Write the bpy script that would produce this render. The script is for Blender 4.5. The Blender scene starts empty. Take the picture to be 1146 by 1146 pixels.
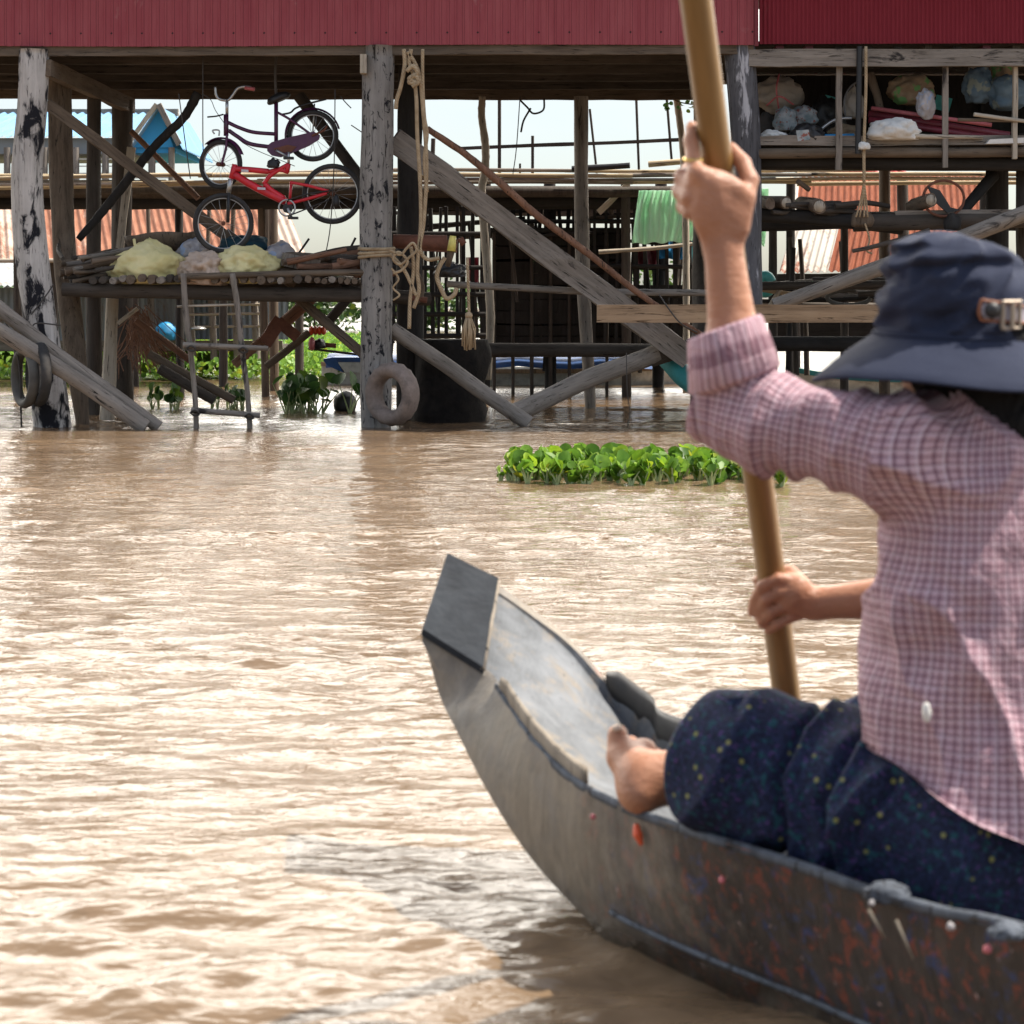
import bpy, math, random
import numpy as np
from mathutils import Vector, Matrix, noise
random.seed(7); np.random.seed(7)
R = math.radians
scene = bpy.context.scene
COL = scene.collection
# ------------------------------------------------------------------ camera
cam_d = bpy.data.cameras.new('camera'); cam = bpy.data.objects.new('camera', cam_d); COL.objects.link(cam)
cam.location = (0, 0, 1.0); cam.rotation_euler = (R(90), 0, 0)
cam_d.sensor_width = 36; cam_d.lens = 36*2400/1146.0
cam_d.shift_y = -(573-337)/1146.0
cam_d.clip_start = 0.05; cam_d.clip_end = 5000
cam_d.dof.use_dof = True; cam_d.dof.focus_distance = 16.0; cam_d.dof.aperture_fstop = 9.5
scene.camera = cam
# ------------------------------------------------------------------ world, sun, exposure
SUN_EL, SUN_AZ = 60, 80        # azimuth clockwise from +Y
world = bpy.data.worlds.new('World'); scene.world = world; world.use_nodes = True
wn = world.node_tree; bg = wn.nodes['Background']
sky = wn.nodes.new('ShaderNodeTexSky'); sky.sky_type = 'NISHITA'; sky.sun_disc = False
sky.sun_elevation = R(SUN_EL); sky.sun_rotation = R(SUN_AZ); sky.dust_density = 1.6; sky.air_density = 1.0; sky.ozone_density = 1.0
tcw = wn.nodes.new('ShaderNodeTexCoord'); mpw = wn.nodes.new('ShaderNodeMapping'); mpw.inputs['Scale'].default_value = (1, 1, 3.2); wn.links.new(tcw.outputs['Generated'], mpw.inputs['Vector'])
cn = wn.nodes.new('ShaderNodeTexNoise'); cn.inputs['Scale'].default_value = 1.7; cn.inputs['Detail'].default_value = 7; cn.inputs['Roughness'].default_value = .6; wn.links.new(mpw.outputs[0], cn.inputs['Vector'])
cr_ = wn.nodes.new('ShaderNodeValToRGB'); cr_.color_ramp.elements[0].position = .36; cr_.color_ramp.elements[1].position = .62; cr_.color_ramp.elements[0].color = (.35, .35, .35, 1); cr_.color_ramp.elements[1].color = (.85, .85, .85, 1); wn.links.new(cn.outputs['Fac'], cr_.inputs[0])
mw = wn.nodes.new('ShaderNodeMix'); mw.data_type = 'RGBA'; wn.links.new(sky.outputs[0], mw.inputs[6]); mw.inputs[7].default_value = (5.2, 5.2, 5.1, 1)
sx = wn.nodes.new('ShaderNodeSeparateXYZ'); wn.links.new(tcw.outputs['Generated'], sx.inputs[0])
def wramp(src, pts):
    q = wn.nodes.new('ShaderNodeValToRGB'); e = q.color_ramp.elements
    while len(e) < len(pts): e.new(.5)
    for i, (p, v) in enumerate(pts): e[i].position = p; e[i].color = (v, v, v, 1)
    wn.links.new(src, q.inputs[0]); return q.outputs[0]
def wmul(a, b):
    q = wn.nodes.new('ShaderNodeMath'); q.operation = 'MULTIPLY'
    for v, i in ((a, 0), (b, 1)):
        if hasattr(v, 'links'): wn.links.new(v, q.inputs[i])
        else: q.inputs[i].default_value = v
    return q.outputs[0]
low = wramp(sx.outputs[2], [(.03, .25), (.14, 1)]); wn.links.new(wmul(wmul(cr_.outputs[0], low), wramp(sx.outputs[1], [(0, .5), (.4, 1)])), mw.inputs[0])
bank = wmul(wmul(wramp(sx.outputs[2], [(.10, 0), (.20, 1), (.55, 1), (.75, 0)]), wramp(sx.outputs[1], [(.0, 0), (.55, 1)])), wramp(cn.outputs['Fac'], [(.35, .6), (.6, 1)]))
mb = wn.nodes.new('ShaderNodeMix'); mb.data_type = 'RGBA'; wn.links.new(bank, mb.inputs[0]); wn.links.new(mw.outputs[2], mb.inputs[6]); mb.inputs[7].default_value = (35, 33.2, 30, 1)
wn.links.new(mb.outputs[2], bg.inputs[0]); bg.inputs[1].default_value = 0.13   # hazy cloud over blue sky; unseen bright bank ahead added to whiten the water
sd = bpy.data.lights.new('sun', 'SUN'); sd.energy = 5.0; sd.angle = R(0.6); sd.color = (1.0, 0.93, 0.82)
so = bpy.data.objects.new('sun', sd); COL.objects.link(so)
sv = Vector((math.sin(R(SUN_AZ))*math.cos(R(SUN_EL)), math.cos(R(SUN_AZ))*math.cos(R(SUN_EL)), math.sin(R(SUN_EL))))
so.rotation_euler = sv.to_track_quat('Z', 'Y').to_euler()
so.location = (20, 10, 30)
vs = scene.view_settings; vs.view_transform = 'Standard'; vs.look = 'None'; vs.gamma = 1; vs.use_curve_mapping = False
vs.exposure = 0.68

# ------------------------------------------------------------------ helpers
def P(px, py, Y): return Vector(((px-573)/2400.0*Y, Y, 1.0-(py-337)/2400.0*Y))
def PX(n, Y): return n*Y/2400.0
def W(o):
    m = o.matrix_basis.copy()
    if o.parent: m = W(o.parent) @ o.matrix_parent_inverse @ m
    return m
def setp(o, parent):
    if parent is not None:
        o.parent = parent; o.matrix_parent_inverse = W(parent).inverted()
def tag(o, label, cat, group=None, kind=None):
    if label: o['label'] = label
    if cat: o['category'] = cat
    if group: o['group'] = group
    if kind: o['kind'] = kind
    return o
def thing(name, label, cat, loc=(0, 0, 0), group=None):
    o = bpy.data.objects.new(name, None); COL.objects.link(o); o.location = loc
    o.empty_display_size = 0.1
    return tag(o, label, cat, group)
def ob(name, verts, faces, mat, parent=None, smooth=False, mtx=None, uvs=None):
    me = bpy.data.meshes.new(name); me.from_pydata([tuple(v) for v in verts], [], faces); me.update()
    if smooth:
        me.polygons.foreach_set('use_smooth', [True]*len(me.polygons))
    if uvs is not None:
        ul = me.uv_layers.new(name='UVMap'); li = np.empty(len(me.loops), dtype=np.int32)
        me.loops.foreach_get('vertex_index', li)
        ul.data.foreach_set('uv', np.asarray(uvs, dtype=np.float32)[li].ravel())
    o = bpy.data.objects.new(name, me); COL.objects.link(o); me.materials.append(mat)
    if mtx is not None: o.matrix_basis = mtx
    setp(o, parent)
    return o
def frame_z(d):
    d = Vector(d).normalized()
    return d.to_track_quat('Z', 'Y').to_matrix().to_4x4()
def merge(parts):
    V = []; F = []
    for v, f in parts:
        n = len(V); V += [tuple(q) for q in v]; F += [tuple(i+n for i in g) for g in f]
    return V, F
def box_g(c, s, rot=None):
    c = Vector(c); V = []
    for x in (-.5, .5):
        for y in (-.5, .5):
            for z in (-.5, .5):
                q = Vector((x*s[0], y*s[1], z*s[2]))
                if rot is not None: q = rot @ q
                V.append(c+q)
    return V, [(0, 1, 3, 2), (4, 6, 7, 5), (0, 4, 5, 1), (2, 3, 7, 6), (0, 2, 6, 4), (1, 5, 7, 3)]
def board_g(p0, p1, w, t, up=(0, 0, 1), ns=1, rough=0.0):
    """board from p0 to p1; w measured along up-ish, t thickness"""
    p0 = Vector(p0); p1 = Vector(p1); d = (p1-p0); L = d.length; d.normalize()
    u = Vector(up) - d*Vector(up).dot(d); u.normalize(); s = d.cross(u)
    V = []; F = []
    for i in range(ns+1):
        c = p0+d*(L*i/ns)
        for a, b in ((-1, -1), (1, -1), (1, 1), (-1, 1)):
            j = Vector([random.uniform(-rough, rough) for _ in range(3)]) if rough else Vector((0, 0, 0))
            V.append(c+s*(a*t/2)+u*(b*w/2)+j)
    for i in range(ns):
        for k in range(4):
            F.append((i*4+k, i*4+(k+1) % 4, (i+1)*4+(k+1) % 4, (i+1)*4+k))
    F.append((3, 2, 1, 0)); n = ns*4; F.append((n, n+1, n+2, n+3))
    return V, F
def spline(pts, n=8):
    pts = [Vector(p) for p in pts]
    if len(pts) < 3: return pts
    out = []; q = [pts[0]*2-pts[1]]+pts+[pts[-1]*2-pts[-2]]
    for i in range(1, len(q)-2):
        a, b, c, d = q[i-1:i+3]
        for k in range(n):
            t = k/n
            out.append(0.5*((2*b)+(c-a)*t+(2*a-5*b+4*c-d)*t*t+(3*b-a-3*c+d)*t*t*t))
    out.append(q[-2]); return out
def tube_g(pts, r, ns=8, cap=True, wob=0.0):
    """tube through pts; r a number or a list"""
    pts = [Vector(p) for p in pts]; n = len(pts)
    rr = [r]*n if not hasattr(r, '__len__') else [np.interp(i/(n-1), np.linspace(0, 1, len(r)), r) for i in range(n)]
    V = []; F = []; U = []; L = 0
    t0 = (pts[1]-pts[0]).normalized(); a = Vector((0, 1, 0)) if abs(t0.y) < .9 else Vector((0, 0, 1))
    u = (a-t0*a.dot(t0)).normalized()
    for i in range(n):
        t = (pts[min(i+1, n-1)]-pts[max(i-1, 0)]).normalized()
        u = (u-t*u.dot(t)).normalized(); s = t.cross(u)
        if i: L += (pts[i]-pts[i-1]).length
        for k in range(ns):
            an = 2*math.pi*k/ns
            q = rr[i]*(1+(random.uniform(-wob, wob) if wob else 0))
            V.append(pts[i]+(u*math.cos(an)+s*math.sin(an))*q); U.append((an*rr[i], L))
    for i in range(n-1):
        for k in range(ns):
            F.append((i*ns+k, i*ns+(k+1) % ns, (i+1)*ns+(k+1) % ns, (i+1)*ns+k))
    if cap:
        F.append(tuple(range(ns-1, -1, -1))); F.append(tuple((n-1)*ns+k for k in range(ns)))
    return V, F, U
def tube(name, pts, r, mat, parent=None, ns=8, n=8, cap=True, wob=0.0):
    pts = spline(pts, n); V, F, U = tube_g(pts, r, ns, cap, wob)
    c = Vector(pts[0]); V = [v-c for v in V]
    return ob(name, V, F, mat, parent, True, Matrix.Translation(c), U)
def pole(name, p0, p1, r0, r1, mat, parent=None, bend=0.0, knots=0, ns=12, rough=.06, seg=None):
    """natural pole in its own frame (Z along it), slightly crooked; cut ends"""
    p0 = Vector(p0); p1 = Vector(p1); d = p1-p0; L = d.length
    seg = seg or max(5, int(L/0.12)); V = []; F = []
    ph = [random.uniform(0, 6.28) for _ in range(4)]; sd0 = random.uniform(0, 100)
    ell = random.uniform(.9, 1.08)
    for i in range(seg+1):
        t = i/seg; z = t*L
        ox = bend*L*math.sin(math.pi*t)*math.cos(ph[0])+bend*.35*L*math.sin(2.7*math.pi*t+ph[2])*t*(1-t)*2
        oy = bend*L*math.sin(math.pi*t)*math.sin(ph[0])+bend*.35*L*math.sin(2.3*math.pi*t+ph[3])*t*(1-t)*2
        r = r0+(r1-r0)*t
        for k in range(ns):
            an = 2*math.pi*k/ns
            q = r*(1+rough*1.6*noise.noise(Vector((math.cos(an)*1.3+sd0, math.sin(an)*1.3, z*2.2)))+rough*.8*noise.noise(Vector((math.cos(an)*3+sd0, math.sin(an)*3, z*.8))))
            if knots:
                kk = (z*knots) % 1.0
                if kk < .5/max(1, seg/ (L*knots)): q *= 1.12
            V.append((ox+q*math.cos(an)*ell, oy+q*math.sin(an)/ell, z))
    for i in range(seg):
        for k in range(ns):
            F.append((i*ns+k, i*ns+(k+1) % ns, (i+1)*ns+(k+1) % ns, (i+1)*ns+k))
    # end caps as separate verts so that they shade flat
    n = len(V); V += V[:ns]; F.append(tuple(n+ns-1-k for k in range(ns)))
    n = len(V); V += V[seg*ns:seg*ns+ns]; F.append(tuple(n+k for k in range(ns)))
    return ob(name, V, F, mat, parent, True, Matrix.Translation(p0) @ frame_z(d))
def board(name, p0, p1, w, t, mat, parent=None, up=(0, 0, 1), rough=.004):
    p0 = Vector(p0); p1 = Vector(p1); d = p1-p0; L = d.length
    m = frame_z(d); u = m.to_3x3().inverted() @ Vector(up)
    V, F = board_g((0, 0, 0), (0, 0, L), w, t, u, max(3, int(L/.25)), rough)
    return ob(name, V, F, mat, parent, False, Matrix.Translation(p0) @ m)
def at(px, py, Y): return P(px, py, Y)
def pp(name, a, b, ra, rb, mat, parent=None, **k):
    """pole between picture points a=(px,py,Y), b=...; radii in picture pixels"""
    return pole(name, P(*a), P(*b), PX(ra, a[2]), PX(rb, b[2]), mat, parent, **k)
def lump(name, c, s, mat, parent=None, amp=.18, freq=1.6, flat=.55, ridge=0.0, sub=4, rot=0, seed=None, top=0.0):
    """soft sack or bundle: squashed sphere with folds and a flat underside; top pulls the peak into a gathered neck"""
    import bmesh
    bm = bmesh.new(); bmesh.ops.create_icosphere(bm, subdivisions=sub, radius=1.0)
    sd0 = random.uniform(0, 50) if seed is None else seed
    for v in bm.verts:
        d = v.co.normalized(); q = 1+amp*noise.noise(d*freq+Vector((sd0, 0, 0)))+amp*.45*noise.noise(d*freq*3+Vector((0, sd0, 0)))
        an = math.atan2(d.y, d.x)
        if ridge: q += ridge*(abs(math.sin(an*5+sd0+2*noise.noise(d*2)))-.5)*max(0, d.z+.3)*(1.2-abs(d.z))
        if ridge: q += ridge*.35*noise.noise(Vector((an*4+sd0, d.z*2, 0)))
        w = d*q
        if w.z < -flat: w.z = -flat+(w.z+flat)*.12
        if top and d.z > .3:
            k = ((d.z-.3)/.7)**2; w.x *= 1-k*.72; w.y *= 1-k*.72; w.z += top*k
        v.co = Vector((w.x*s[0], w.y*s[1], w.z*s[2]))
    me = bpy.data.meshes.new(name); bm.to_mesh(me); bm.free()
    me.polygons.foreach_set('use_smooth', [True]*len(me.polygons)); me.materials.append(mat)
    o = bpy.data.objects.new(name, me); COL.objects.link(o)
    o.matrix_basis = Matrix.Translation(Vector(c)) @ Matrix.Rotation(rot, 4, 'Y'); setp(o, parent); return o
def corrugated(name, a, b, c, mat, parent=None, pitch=.076, amp=.009, trap=False, jag=0.0, sag=0.0, tilt=None):
    """sheet with corner a, b along the ribs' width, c along the ribs' length; two skins 1.5 mm apart"""
    a = Vector(a); U = Vector(b)-a; Vv = Vector(c)-a; Lu = U.length; Lv = Vv.length
    u = U.normalized(); v = Vv.normalized(); nrm = u.cross(v).normalized()
    per = 8; nu = max(4, int(Lu/pitch*per)); nv = 6; V = []; F = []; UV = []
    for side in (0, 1):
        for j in range(nv+1):
            for i in range(nu+1):
                x = Lu*i/nu; ph = (x/pitch) % 1.0
                if trap: h = amp*(1.0 if ph < .16 else (0.0 if ph > .26 else (0.26-ph)/.10))
                else: h = amp*math.sin(2*math.pi*ph)
                y = Lv*j/nv
                if jag and j == 0: y += jag*(random.uniform(-.3, .3)+math.sin(x*1.3)*.6)
                q = a+u*x+v*y+nrm*(h-side*.0015+sag*math.sin(math.pi*j/nv)*math.sin(x*2.0+1))
                V.append(q); UV.append((x, y))
    def idx(s, i, j): return s*(nu+1)*(nv+1)+j*(nu+1)+i
    for j in range(nv):
        for i in range(nu):
            F.append((idx(0, i, j), idx(0, i+1, j), idx(0, i+1, j+1), idx(0, i, j+1)))
            F.append((idx(1, i, j), idx(1, i, j+1), idx(1, i+1, j+1), idx(1, i+1, j)))
    for j in (0, nv):
        for i in range(nu):
            F.append((idx(0, i, j), idx(1, i, j), idx(1, i+1, j), idx(0, i+1, j)))
    return ob(name, V, F, mat, parent, False, None, UV)

# ------------------------------------------------------------------ materials
class NT:
    def __init__(s, name, rough=.8, spec=.3):
        s.m = bpy.data.materials.new(name); s.m.use_nodes = True; s.t = s.m.node_tree
        s.b = s.t.nodes['Principled BSDF']; s.b.inputs['Roughness'].default_value = rough
        s.b.inputs['Specular IOR Level'].default_value = spec
    def n(s, typ, **k):
        q = s.t.nodes.new(typ)
        for a, v in k.items():
            if a.startswith('i_'):
                q.inputs[a[2:].replace('_', ' ')].default_value = v
            else: setattr(q, a, v)
        return q
    def l(s, a, b): s.t.links.new(a, b)
    def coord(s, kind='Object', scale=(1, 1, 1), rnd=True):
        tc = s.n('ShaderNodeTexCoord'); mp = s.n('ShaderNodeMapping'); mp.inputs['Scale'].default_value = scale
        s.l(tc.outputs[kind], mp.inputs['Vector'])
        if rnd:
            oi = s.n('ShaderNodeObjectInfo'); mu = s.n('ShaderNodeMath', operation='MULTIPLY'); mu.inputs[1].default_value = 37.0
            s.l(oi.outputs['Random'], mu.inputs[0]); s.l(mu.outputs[0], mp.inputs['Location'])
        return mp.outputs[0]
    def noise(s, vec, scale=5, detail=6, rough=.6, dist=0):
        q = s.n('ShaderNodeTexNoise'); q.inputs['Scale'].default_value = scale; q.inputs['Detail'].default_value = detail
        q.inputs['Roughness'].default_value = rough; q.inputs['Distortion'].default_value = dist
        if vec is not None: s.l(vec, q.inputs['Vector'])
        return q.outputs['Fac']
    def ramp(s, fac, stops, interp='LINEAR'):
        q = s.n('ShaderNodeValToRGB'); q.color_ramp.interpolation = interp
        e = q.color_ramp.elements
        while len(e) < len(stops): e.new(.5)
        for i, (p, c) in enumerate(stops):
            e[i].position = p; e[i].color = (c, c, c, 1) if not hasattr(c, '__len__') else (c[0], c[1], c[2], 1)
        s.l(fac, q.inputs[0]); return q.outputs[0]
    def mix(s, fac, a, b, typ='MIX'):
        q = s.n('ShaderNodeMix', data_type='RGBA', blend_type=typ)
        if hasattr(fac, 'links'): s.l(fac, q.inputs[0])
        else: q.inputs[0].default_value = fac
        for v, i in ((a, 6), (b, 7)):
            if hasattr(v, 'links'): s.l(v, q.inputs[i])
            else: q.inputs[i].default_value = (v[0], v[1], v[2], 1)
        return q.outputs[2]
    def math(s, op, a, b=0.0):
        q = s.n('ShaderNodeMath', operation=op)
        for v, i in ((a, 0), (b, 1)):
            if hasattr(v, 'links'): s.l(v, q.inputs[i])
            else: q.inputs[i].default_value = v
        return q.outputs[0]
    def sep(s, vec):
        q = s.n('ShaderNodeSeparateXYZ'); s.l(vec, q.inputs[0]); return q.outputs
    def color(s, c):
        if hasattr(c, 'links'): s.l(c, s.b.inputs['Base Color'])
        else: s.b.inputs['Base Color'].default_value = (c[0], c[1], c[2], 1)
    def rough(s, c): s.l(c, s.b.inputs['Roughness'])
    def bump(s, h, strength=.5, dist=.01, prev=None):
        q = s.n('ShaderNodeBump'); q.inputs['Strength'].default_value = strength; q.inputs['Distance'].default_value = dist
        s.l(h, q.inputs['Height'])
        if prev is not None: s.l(prev, q.inputs['Normal'])
        s.l(q.outputs[0], s.b.inputs['Normal']); return q.outputs[0]

def wood(name, light, dark, crack=(.02, .017, .014), grain=30, patch=None, patch_at=.62, patch_scale=2.2, bump=.6, rough=.85, pz=.35):
    t = NT(name, rough, .25)
    v = t.coord('Object', (1, 1, .07)); g = t.noise(v, grain, 8, .65, .4)
    v2 = t.coord('Object', (1, 1, .5)); b = t.noise(v2, 5, 5, .6)
    c = t.mix(t.ramp(g, [(.3, 0), (.7, 1)]), dark, light)
    c = t.mix(t.ramp(b, [(.35, 0), (.7, .55)]), c, [x*1.15+.02 for x in light])
    cr = t.ramp(t.noise(v, grain*2.2, 4, .7, .8), [(.33, 1), (.42, 0)])
    c = t.mix(cr, c, crack)
    if patch is not None:
        pv = t.coord('Object', (1, 1, pz)); pn = t.noise(pv, patch_scale*4, 5, .62, .5)
        c = t.mix(t.ramp(pn, [(patch_at-.045, 0), (patch_at+.03, 1)]), c, patch)
    t.color(c); t.bump(t.math('ADD', g, t.math('MULTIPLY', cr, -.6)), bump, .006)
    return t.m
def cloth(name, c1, c2, scale=6, fine=160, bump=.5, rough=.9, stretch=(1, 1, 1), trans=0.0, spots=None):
    t = NT(name, rough, .15); v = t.coord('Object', stretch); a = t.noise(v, scale, 5, .6, .3)
    c = t.mix(t.ramp(a, [(.3, 0), (.7, 1)]), c1, c2)
    if spots is not None:
        c = t.mix(t.ramp(t.noise(v, scale*1.7, 3, .5), [(.58, 0), (.62, 1)]), c, spots)
    t.color(c); t.bump(t.math('ADD', a, t.math('MULTIPLY', t.noise(v, fine, 2, .5), .25)), bump, .012)
    if trans:
        tr = t.n('ShaderNodeBsdfTranslucent'); mx = t.n('ShaderNodeMixShader'); mx.inputs[0].default_value = trans
        t.l(c, tr.inputs[0]); t.l(t.b.outputs[0], mx.inputs[1]); t.l(tr.outputs[0], mx.inputs[2])
        t.l(mx.outputs[0], t.t.nodes['Material Output'].inputs[0])
    return t.m
def plain(name, c, rough=.5, metal=0.0, spec=.5, var=.25, scale=8, dirt=(.08, .06, .04), dirt_amt=.35, bump=.0):
    t = NT(name, rough, spec); t.b.inputs['Metallic'].default_value = metal
    v = t.coord('Object'); a = t.noise(v, scale, 5, .65)
    cc = t.mix(t.ramp(a, [(.3, 0), (.75, 1)]), [x*(1-var) for x in c], [min(1, x*(1+var)) for x in c])
    cc = t.mix(t.ramp(t.noise(v, scale*.7, 6, .7), [(.5, 0), (.7, dirt_amt)]), cc, dirt)
    t.color(cc)
    if bump: t.bump(a, bump, .005)
    return t.m
def tin(name, cols, rust=None, rust_at=.55, panel=0.0, rough=.55, streak=.15, metal=0.0, bumpy=.2, screws=False):
    """painted or rusty sheet, UV in metres; panel>0 changes tone from sheet to sheet"""
    t = NT(name, max(rough, .8), .12); t.b.inputs['Metallic'].default_value = metal
    v = t.coord('UV', (1, streak, 1)); a = t.noise(v, 9, 7, .68, .3); w = t.coord('UV', (1, .6, 1)); b = t.noise(w, 3.0, 6, .7, .6)
    c = t.mix(t.ramp(a, [(.3, 0), (.7, 1)]), cols[0], cols[1])
    if rust is not None:
        f = b
        if panel:
            x = t.sep(t.coord('UV', (1.0/panel, 1, 1)))[0]; fl = t.math('FLOOR', x)
            wn_ = t.n('ShaderNodeTexWhiteNoise', noise_dimensions='1D'); t.l(fl, wn_.inputs['W'])
            f = t.math('ADD', t.math('MULTIPLY', wn_.outputs[0], .42), t.math('MULTIPLY', t.math('ADD', a, b), .42))
        k = t.ramp(f, [(rust_at-.05, 0), (rust_at+.05, 1)])
        rc = t.mix(t.ramp(t.noise(v, 24, 5, .7), [(.3, 0), (.7, 1)]), rust[0], rust[1])
        c = t.mix(k, c, rc)
    if screws:
        s_ = t.sep(t.coord('UV', (1, 1, 1), False)); fx = t.math('ABSOLUTE', t.math('SUBTRACT', t.math('FRACT', t.math('MULTIPLY', s_[0], 1/.242)), .5)); fy = t.math('ABSOLUTE', t.math('SUBTRACT', s_[1], .10))
        dt = t.math('ADD', t.math('MULTIPLY', fx, .242), fy); c = t.mix(t.ramp(dt, [(.008, 1), (.012, 0)]), c, (.03, .02, .02))
        rb = t.math('FRACT', t.math('MULTIPLY', s_[0], 1/.0605)); c = t.mix(t.ramp(rb, [(.0, .0), (.22, 0), (.26, .75), (.33, .0)]), c, (.10, .02, .025))
        lp = t.math('FRACT', t.math('MULTIPLY', s_[0], 1/.726)); c = t.mix(t.ramp(lp, [(.0, .5), (.012, .0)]), c, (.05, .015, .02))
    t.color(c); t.bump(t.noise(w, 6, 4, .6), bumpy, .02)
    return t.m

M = {}
M['grey_wood'] = wood('weathered_grey_wood', (.27, .235, .20), (.10, .084, .068), patch=(.03, .026, .024), patch_at=.655)
M['mid_post'] = wood('spotted_grey_post_wood', (.29, .272, .252), (.14, .13, .12), grain=22, patch=(.015, .015, .018), patch_at=.60, patch_scale=5.5, pz=.5)
M['white_post'] = wood('whitewashed_charred_wood', (.52, .49, .46), (.26, .24, .22), patch=(.012, .012, .016), patch_at=.555, patch_scale=2.0, pz=.45)
M['peel_post'] = wood('peeling_dark_post_wood', (.11, .11, .12), (.035, .035, .04), patch=(.42, .42, .45), patch_at=.60, patch_scale=3.0, pz=.2)
M['brown_wood'] = wood('brown_wood', (.155, .115, .08), (.06, .044, .032))
M['plank_wood'] = wood('sawn_plank_wood', (.36, .25, .155), (.17, .11, .065), grain=18, crack=(.06, .035, .02))
M['red_wood'] = wood('reddish_branch_wood', (.24, .125, .075), (.10, .05, .033))
M['dark_wood'] = wood('shade_dark_wood', (.075, .06, .048), (.03, .025, .02))  # dark tone for posts in shade, the shade put into the wood colour
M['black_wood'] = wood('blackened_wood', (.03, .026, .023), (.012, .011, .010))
M['pale_wood'] = wood('pale_dry_wood', (.46, .40, .32), (.26, .215, .16))
M['bamboo'] = wood('dry_bamboo', (.44, .35, .22), (.24, .18, .10), grain=14, bump=.3, rough=.6)
M['log_end'] = wood('firewood_bark', (.17, .125, .09), (.06, .043, .03))
M['red_tin'] = tin('faded_red_sheet', ((.27, .055, .068), (.34, .09, .10)), rust=((.40, .19, .18), (.32, .12, .12)), rust_at=.69, screws=True, bumpy=.4)
M['dark_red_tin'] = tin('deep_red_sheet', ((.19, .022, .032), (.23, .03, .042)), rust=((.12, .025, .03), (.28, .07, .07)), rust_at=.68)
M['rust_tin'] = tin('rusty_zinc_sheet', ((.42, .38, .33), (.56, .52, .46)), rust=((.13, .035, .018), (.25, .08, .04)), rust_at=.50, panel=.62)
M['pale_rust_tin'] = tin('pale_rusty_zinc_sheet', ((.42, .33, .27), (.52, .44, .37)), rust=((.20, .075, .045), (.33, .16, .10)), rust_at=.53, panel=.7)
M['blue_tin'] = tin('pale_blue_roof_sheet', ((.16, .32, .50), (.24, .40, .56)), rough=.45)
M['blue_wall'] = tin('bright_blue_wall_sheet', ((.05, .30, .60), (.07, .36, .68)))
M['grey_tin'] = tin('grey_zinc_wall_sheet', ((.22, .24, .25), (.32, .34, .35)), rust=((.16, .12, .09), (.24, .18, .14)), rust_at=.62)
M['yellow_sack'] = cloth('yellow_woven_sack', (.60, .52, .23), (.74, .65, .36), 5)
M['pink_sack'] = cloth('beige_pink_sack', (.46, .34, .26), (.58, .46, .37), 6)
M['grey_sack'] = cloth('grey_dirty_plastic', (.28, .26, .26), (.50, .47, .47), 6, spots=(.30, .36, .48))
M['white_cloth'] = cloth('white_dirty_cloth', (.58, .56, .52), (.74, .72, .68), 7)
M['teal_cloth'] = cloth('dark_teal_cloth', (.012, .035, .05), (.02, .06, .08), 6)
M['green_cloth'] = cloth('mint_green_cloth', (.55, .84, .62), (.70, .92, .74), 5, stretch=(1.6, 1, .35), trans=.45)
M['brown_sack'] = cloth('brown_stained_sack', (.20, .13, .08), (.34, .26, .17), 5, spots=(.13, .28, .10))
M['bale'] = cloth('dirty_white_bale', (.26, .23, .19), (.42, .37, .32), 4)
M['bluegrey'] = cloth('blue_grey_tarp', (.08, .13, .18), (.16, .22, .26), 4, spots=(.22, .25, .22))
M['printed'] = cloth('printed_cloth', (.14, .20, .22), (.42, .42, .42), 14, spots=(.26, .10, .08))
M['teal_paint'] = plain('faded_teal_paint', (.03, .26, .27), .6)
M['aqua'] = plain('aqua_plastic', (.08, .45, .42), .5)
M['blue_paint'] = plain('blue_tarp_plastic', (.015, .075, .24), .5)
M['white_paint'] = plain('off_white_paint', (.62, .60, .54), .55, dirt_amt=.5)
M['cyan'] = plain('cyan_plastic', (.03, .30, .62), .5)
M['orange'] = plain('orange_red_paint', (.62, .08, .02), .4)
M['pinkish'] = plain('pink_paint', (.50, .13, .14), .5)
M['red_plastic'] = plain('bright_red_plastic', (.60, .02, .03), .5, dirt_amt=.15)
M['maroon'] = plain('maroon_plastic', (.20, .025, .04), .45)
M['yellow'] = plain('yellow_plastic', (.72, .62, .16), .45)
M['rope'] = (lambda t: (t.color(t.mix(t.ramp(t.noise(t.coord('UV'), 14, 4, .6), [(.3, 0), (.7, 1)]), (.30, .215, .13), (.48, .37, .24))), t.bump(t.math('SINE', t.math('MULTIPLY', t.math('ADD', t.sep(t.coord('UV', rnd=False))[0], t.sep(t.coord('UV', rnd=False))[1]), 260.0)), .5, .004), t.m)[-1])(NT('twisted_rope', .95, .1))
M['dark_rope'] = plain('dark_cord', (.06, .055, .05), .9, dirt_amt=0)
M['wire'] = plain('grey_wire', (.12, .12, .12), .6)
M['tyre'] = plain('dusty_old_rubber', (.21, .165, .14), .9, dirt=(.07, .06, .055), dirt_amt=.6, scale=14, bump=.4)
M['rubber'] = plain('black_rubber', (.025, .024, .024), .8, dirt=(.12, .10, .08), dirt_amt=.35)
M['old_rubber'] = plain('grey_worn_rubber', (.09, .085, .075), .85, dirt=(.2, .17, .13))
M['steel'] = plain('dull_steel', (.45, .45, .45), .35, .8, dirt=(.12, .08, .05))
M['rust_iron'] = plain('rusty_iron', (.16, .06, .035), .85, dirt=(.05, .03, .02), bump=.4, scale=20)
M['purple'] = plain('dark_purple_paint', (.075, .012, .06), .35, dirt=(.10, .05, .03), scale=12)
M['bike_red'] = plain('red_bicycle_paint', (.60, .015, .03), .3, dirt=(.12, .04, .03), dirt_amt=.2)
M['black'] = plain('black_plastic', (.015, .015, .016), .5, dirt=(.06, .05, .04))
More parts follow.
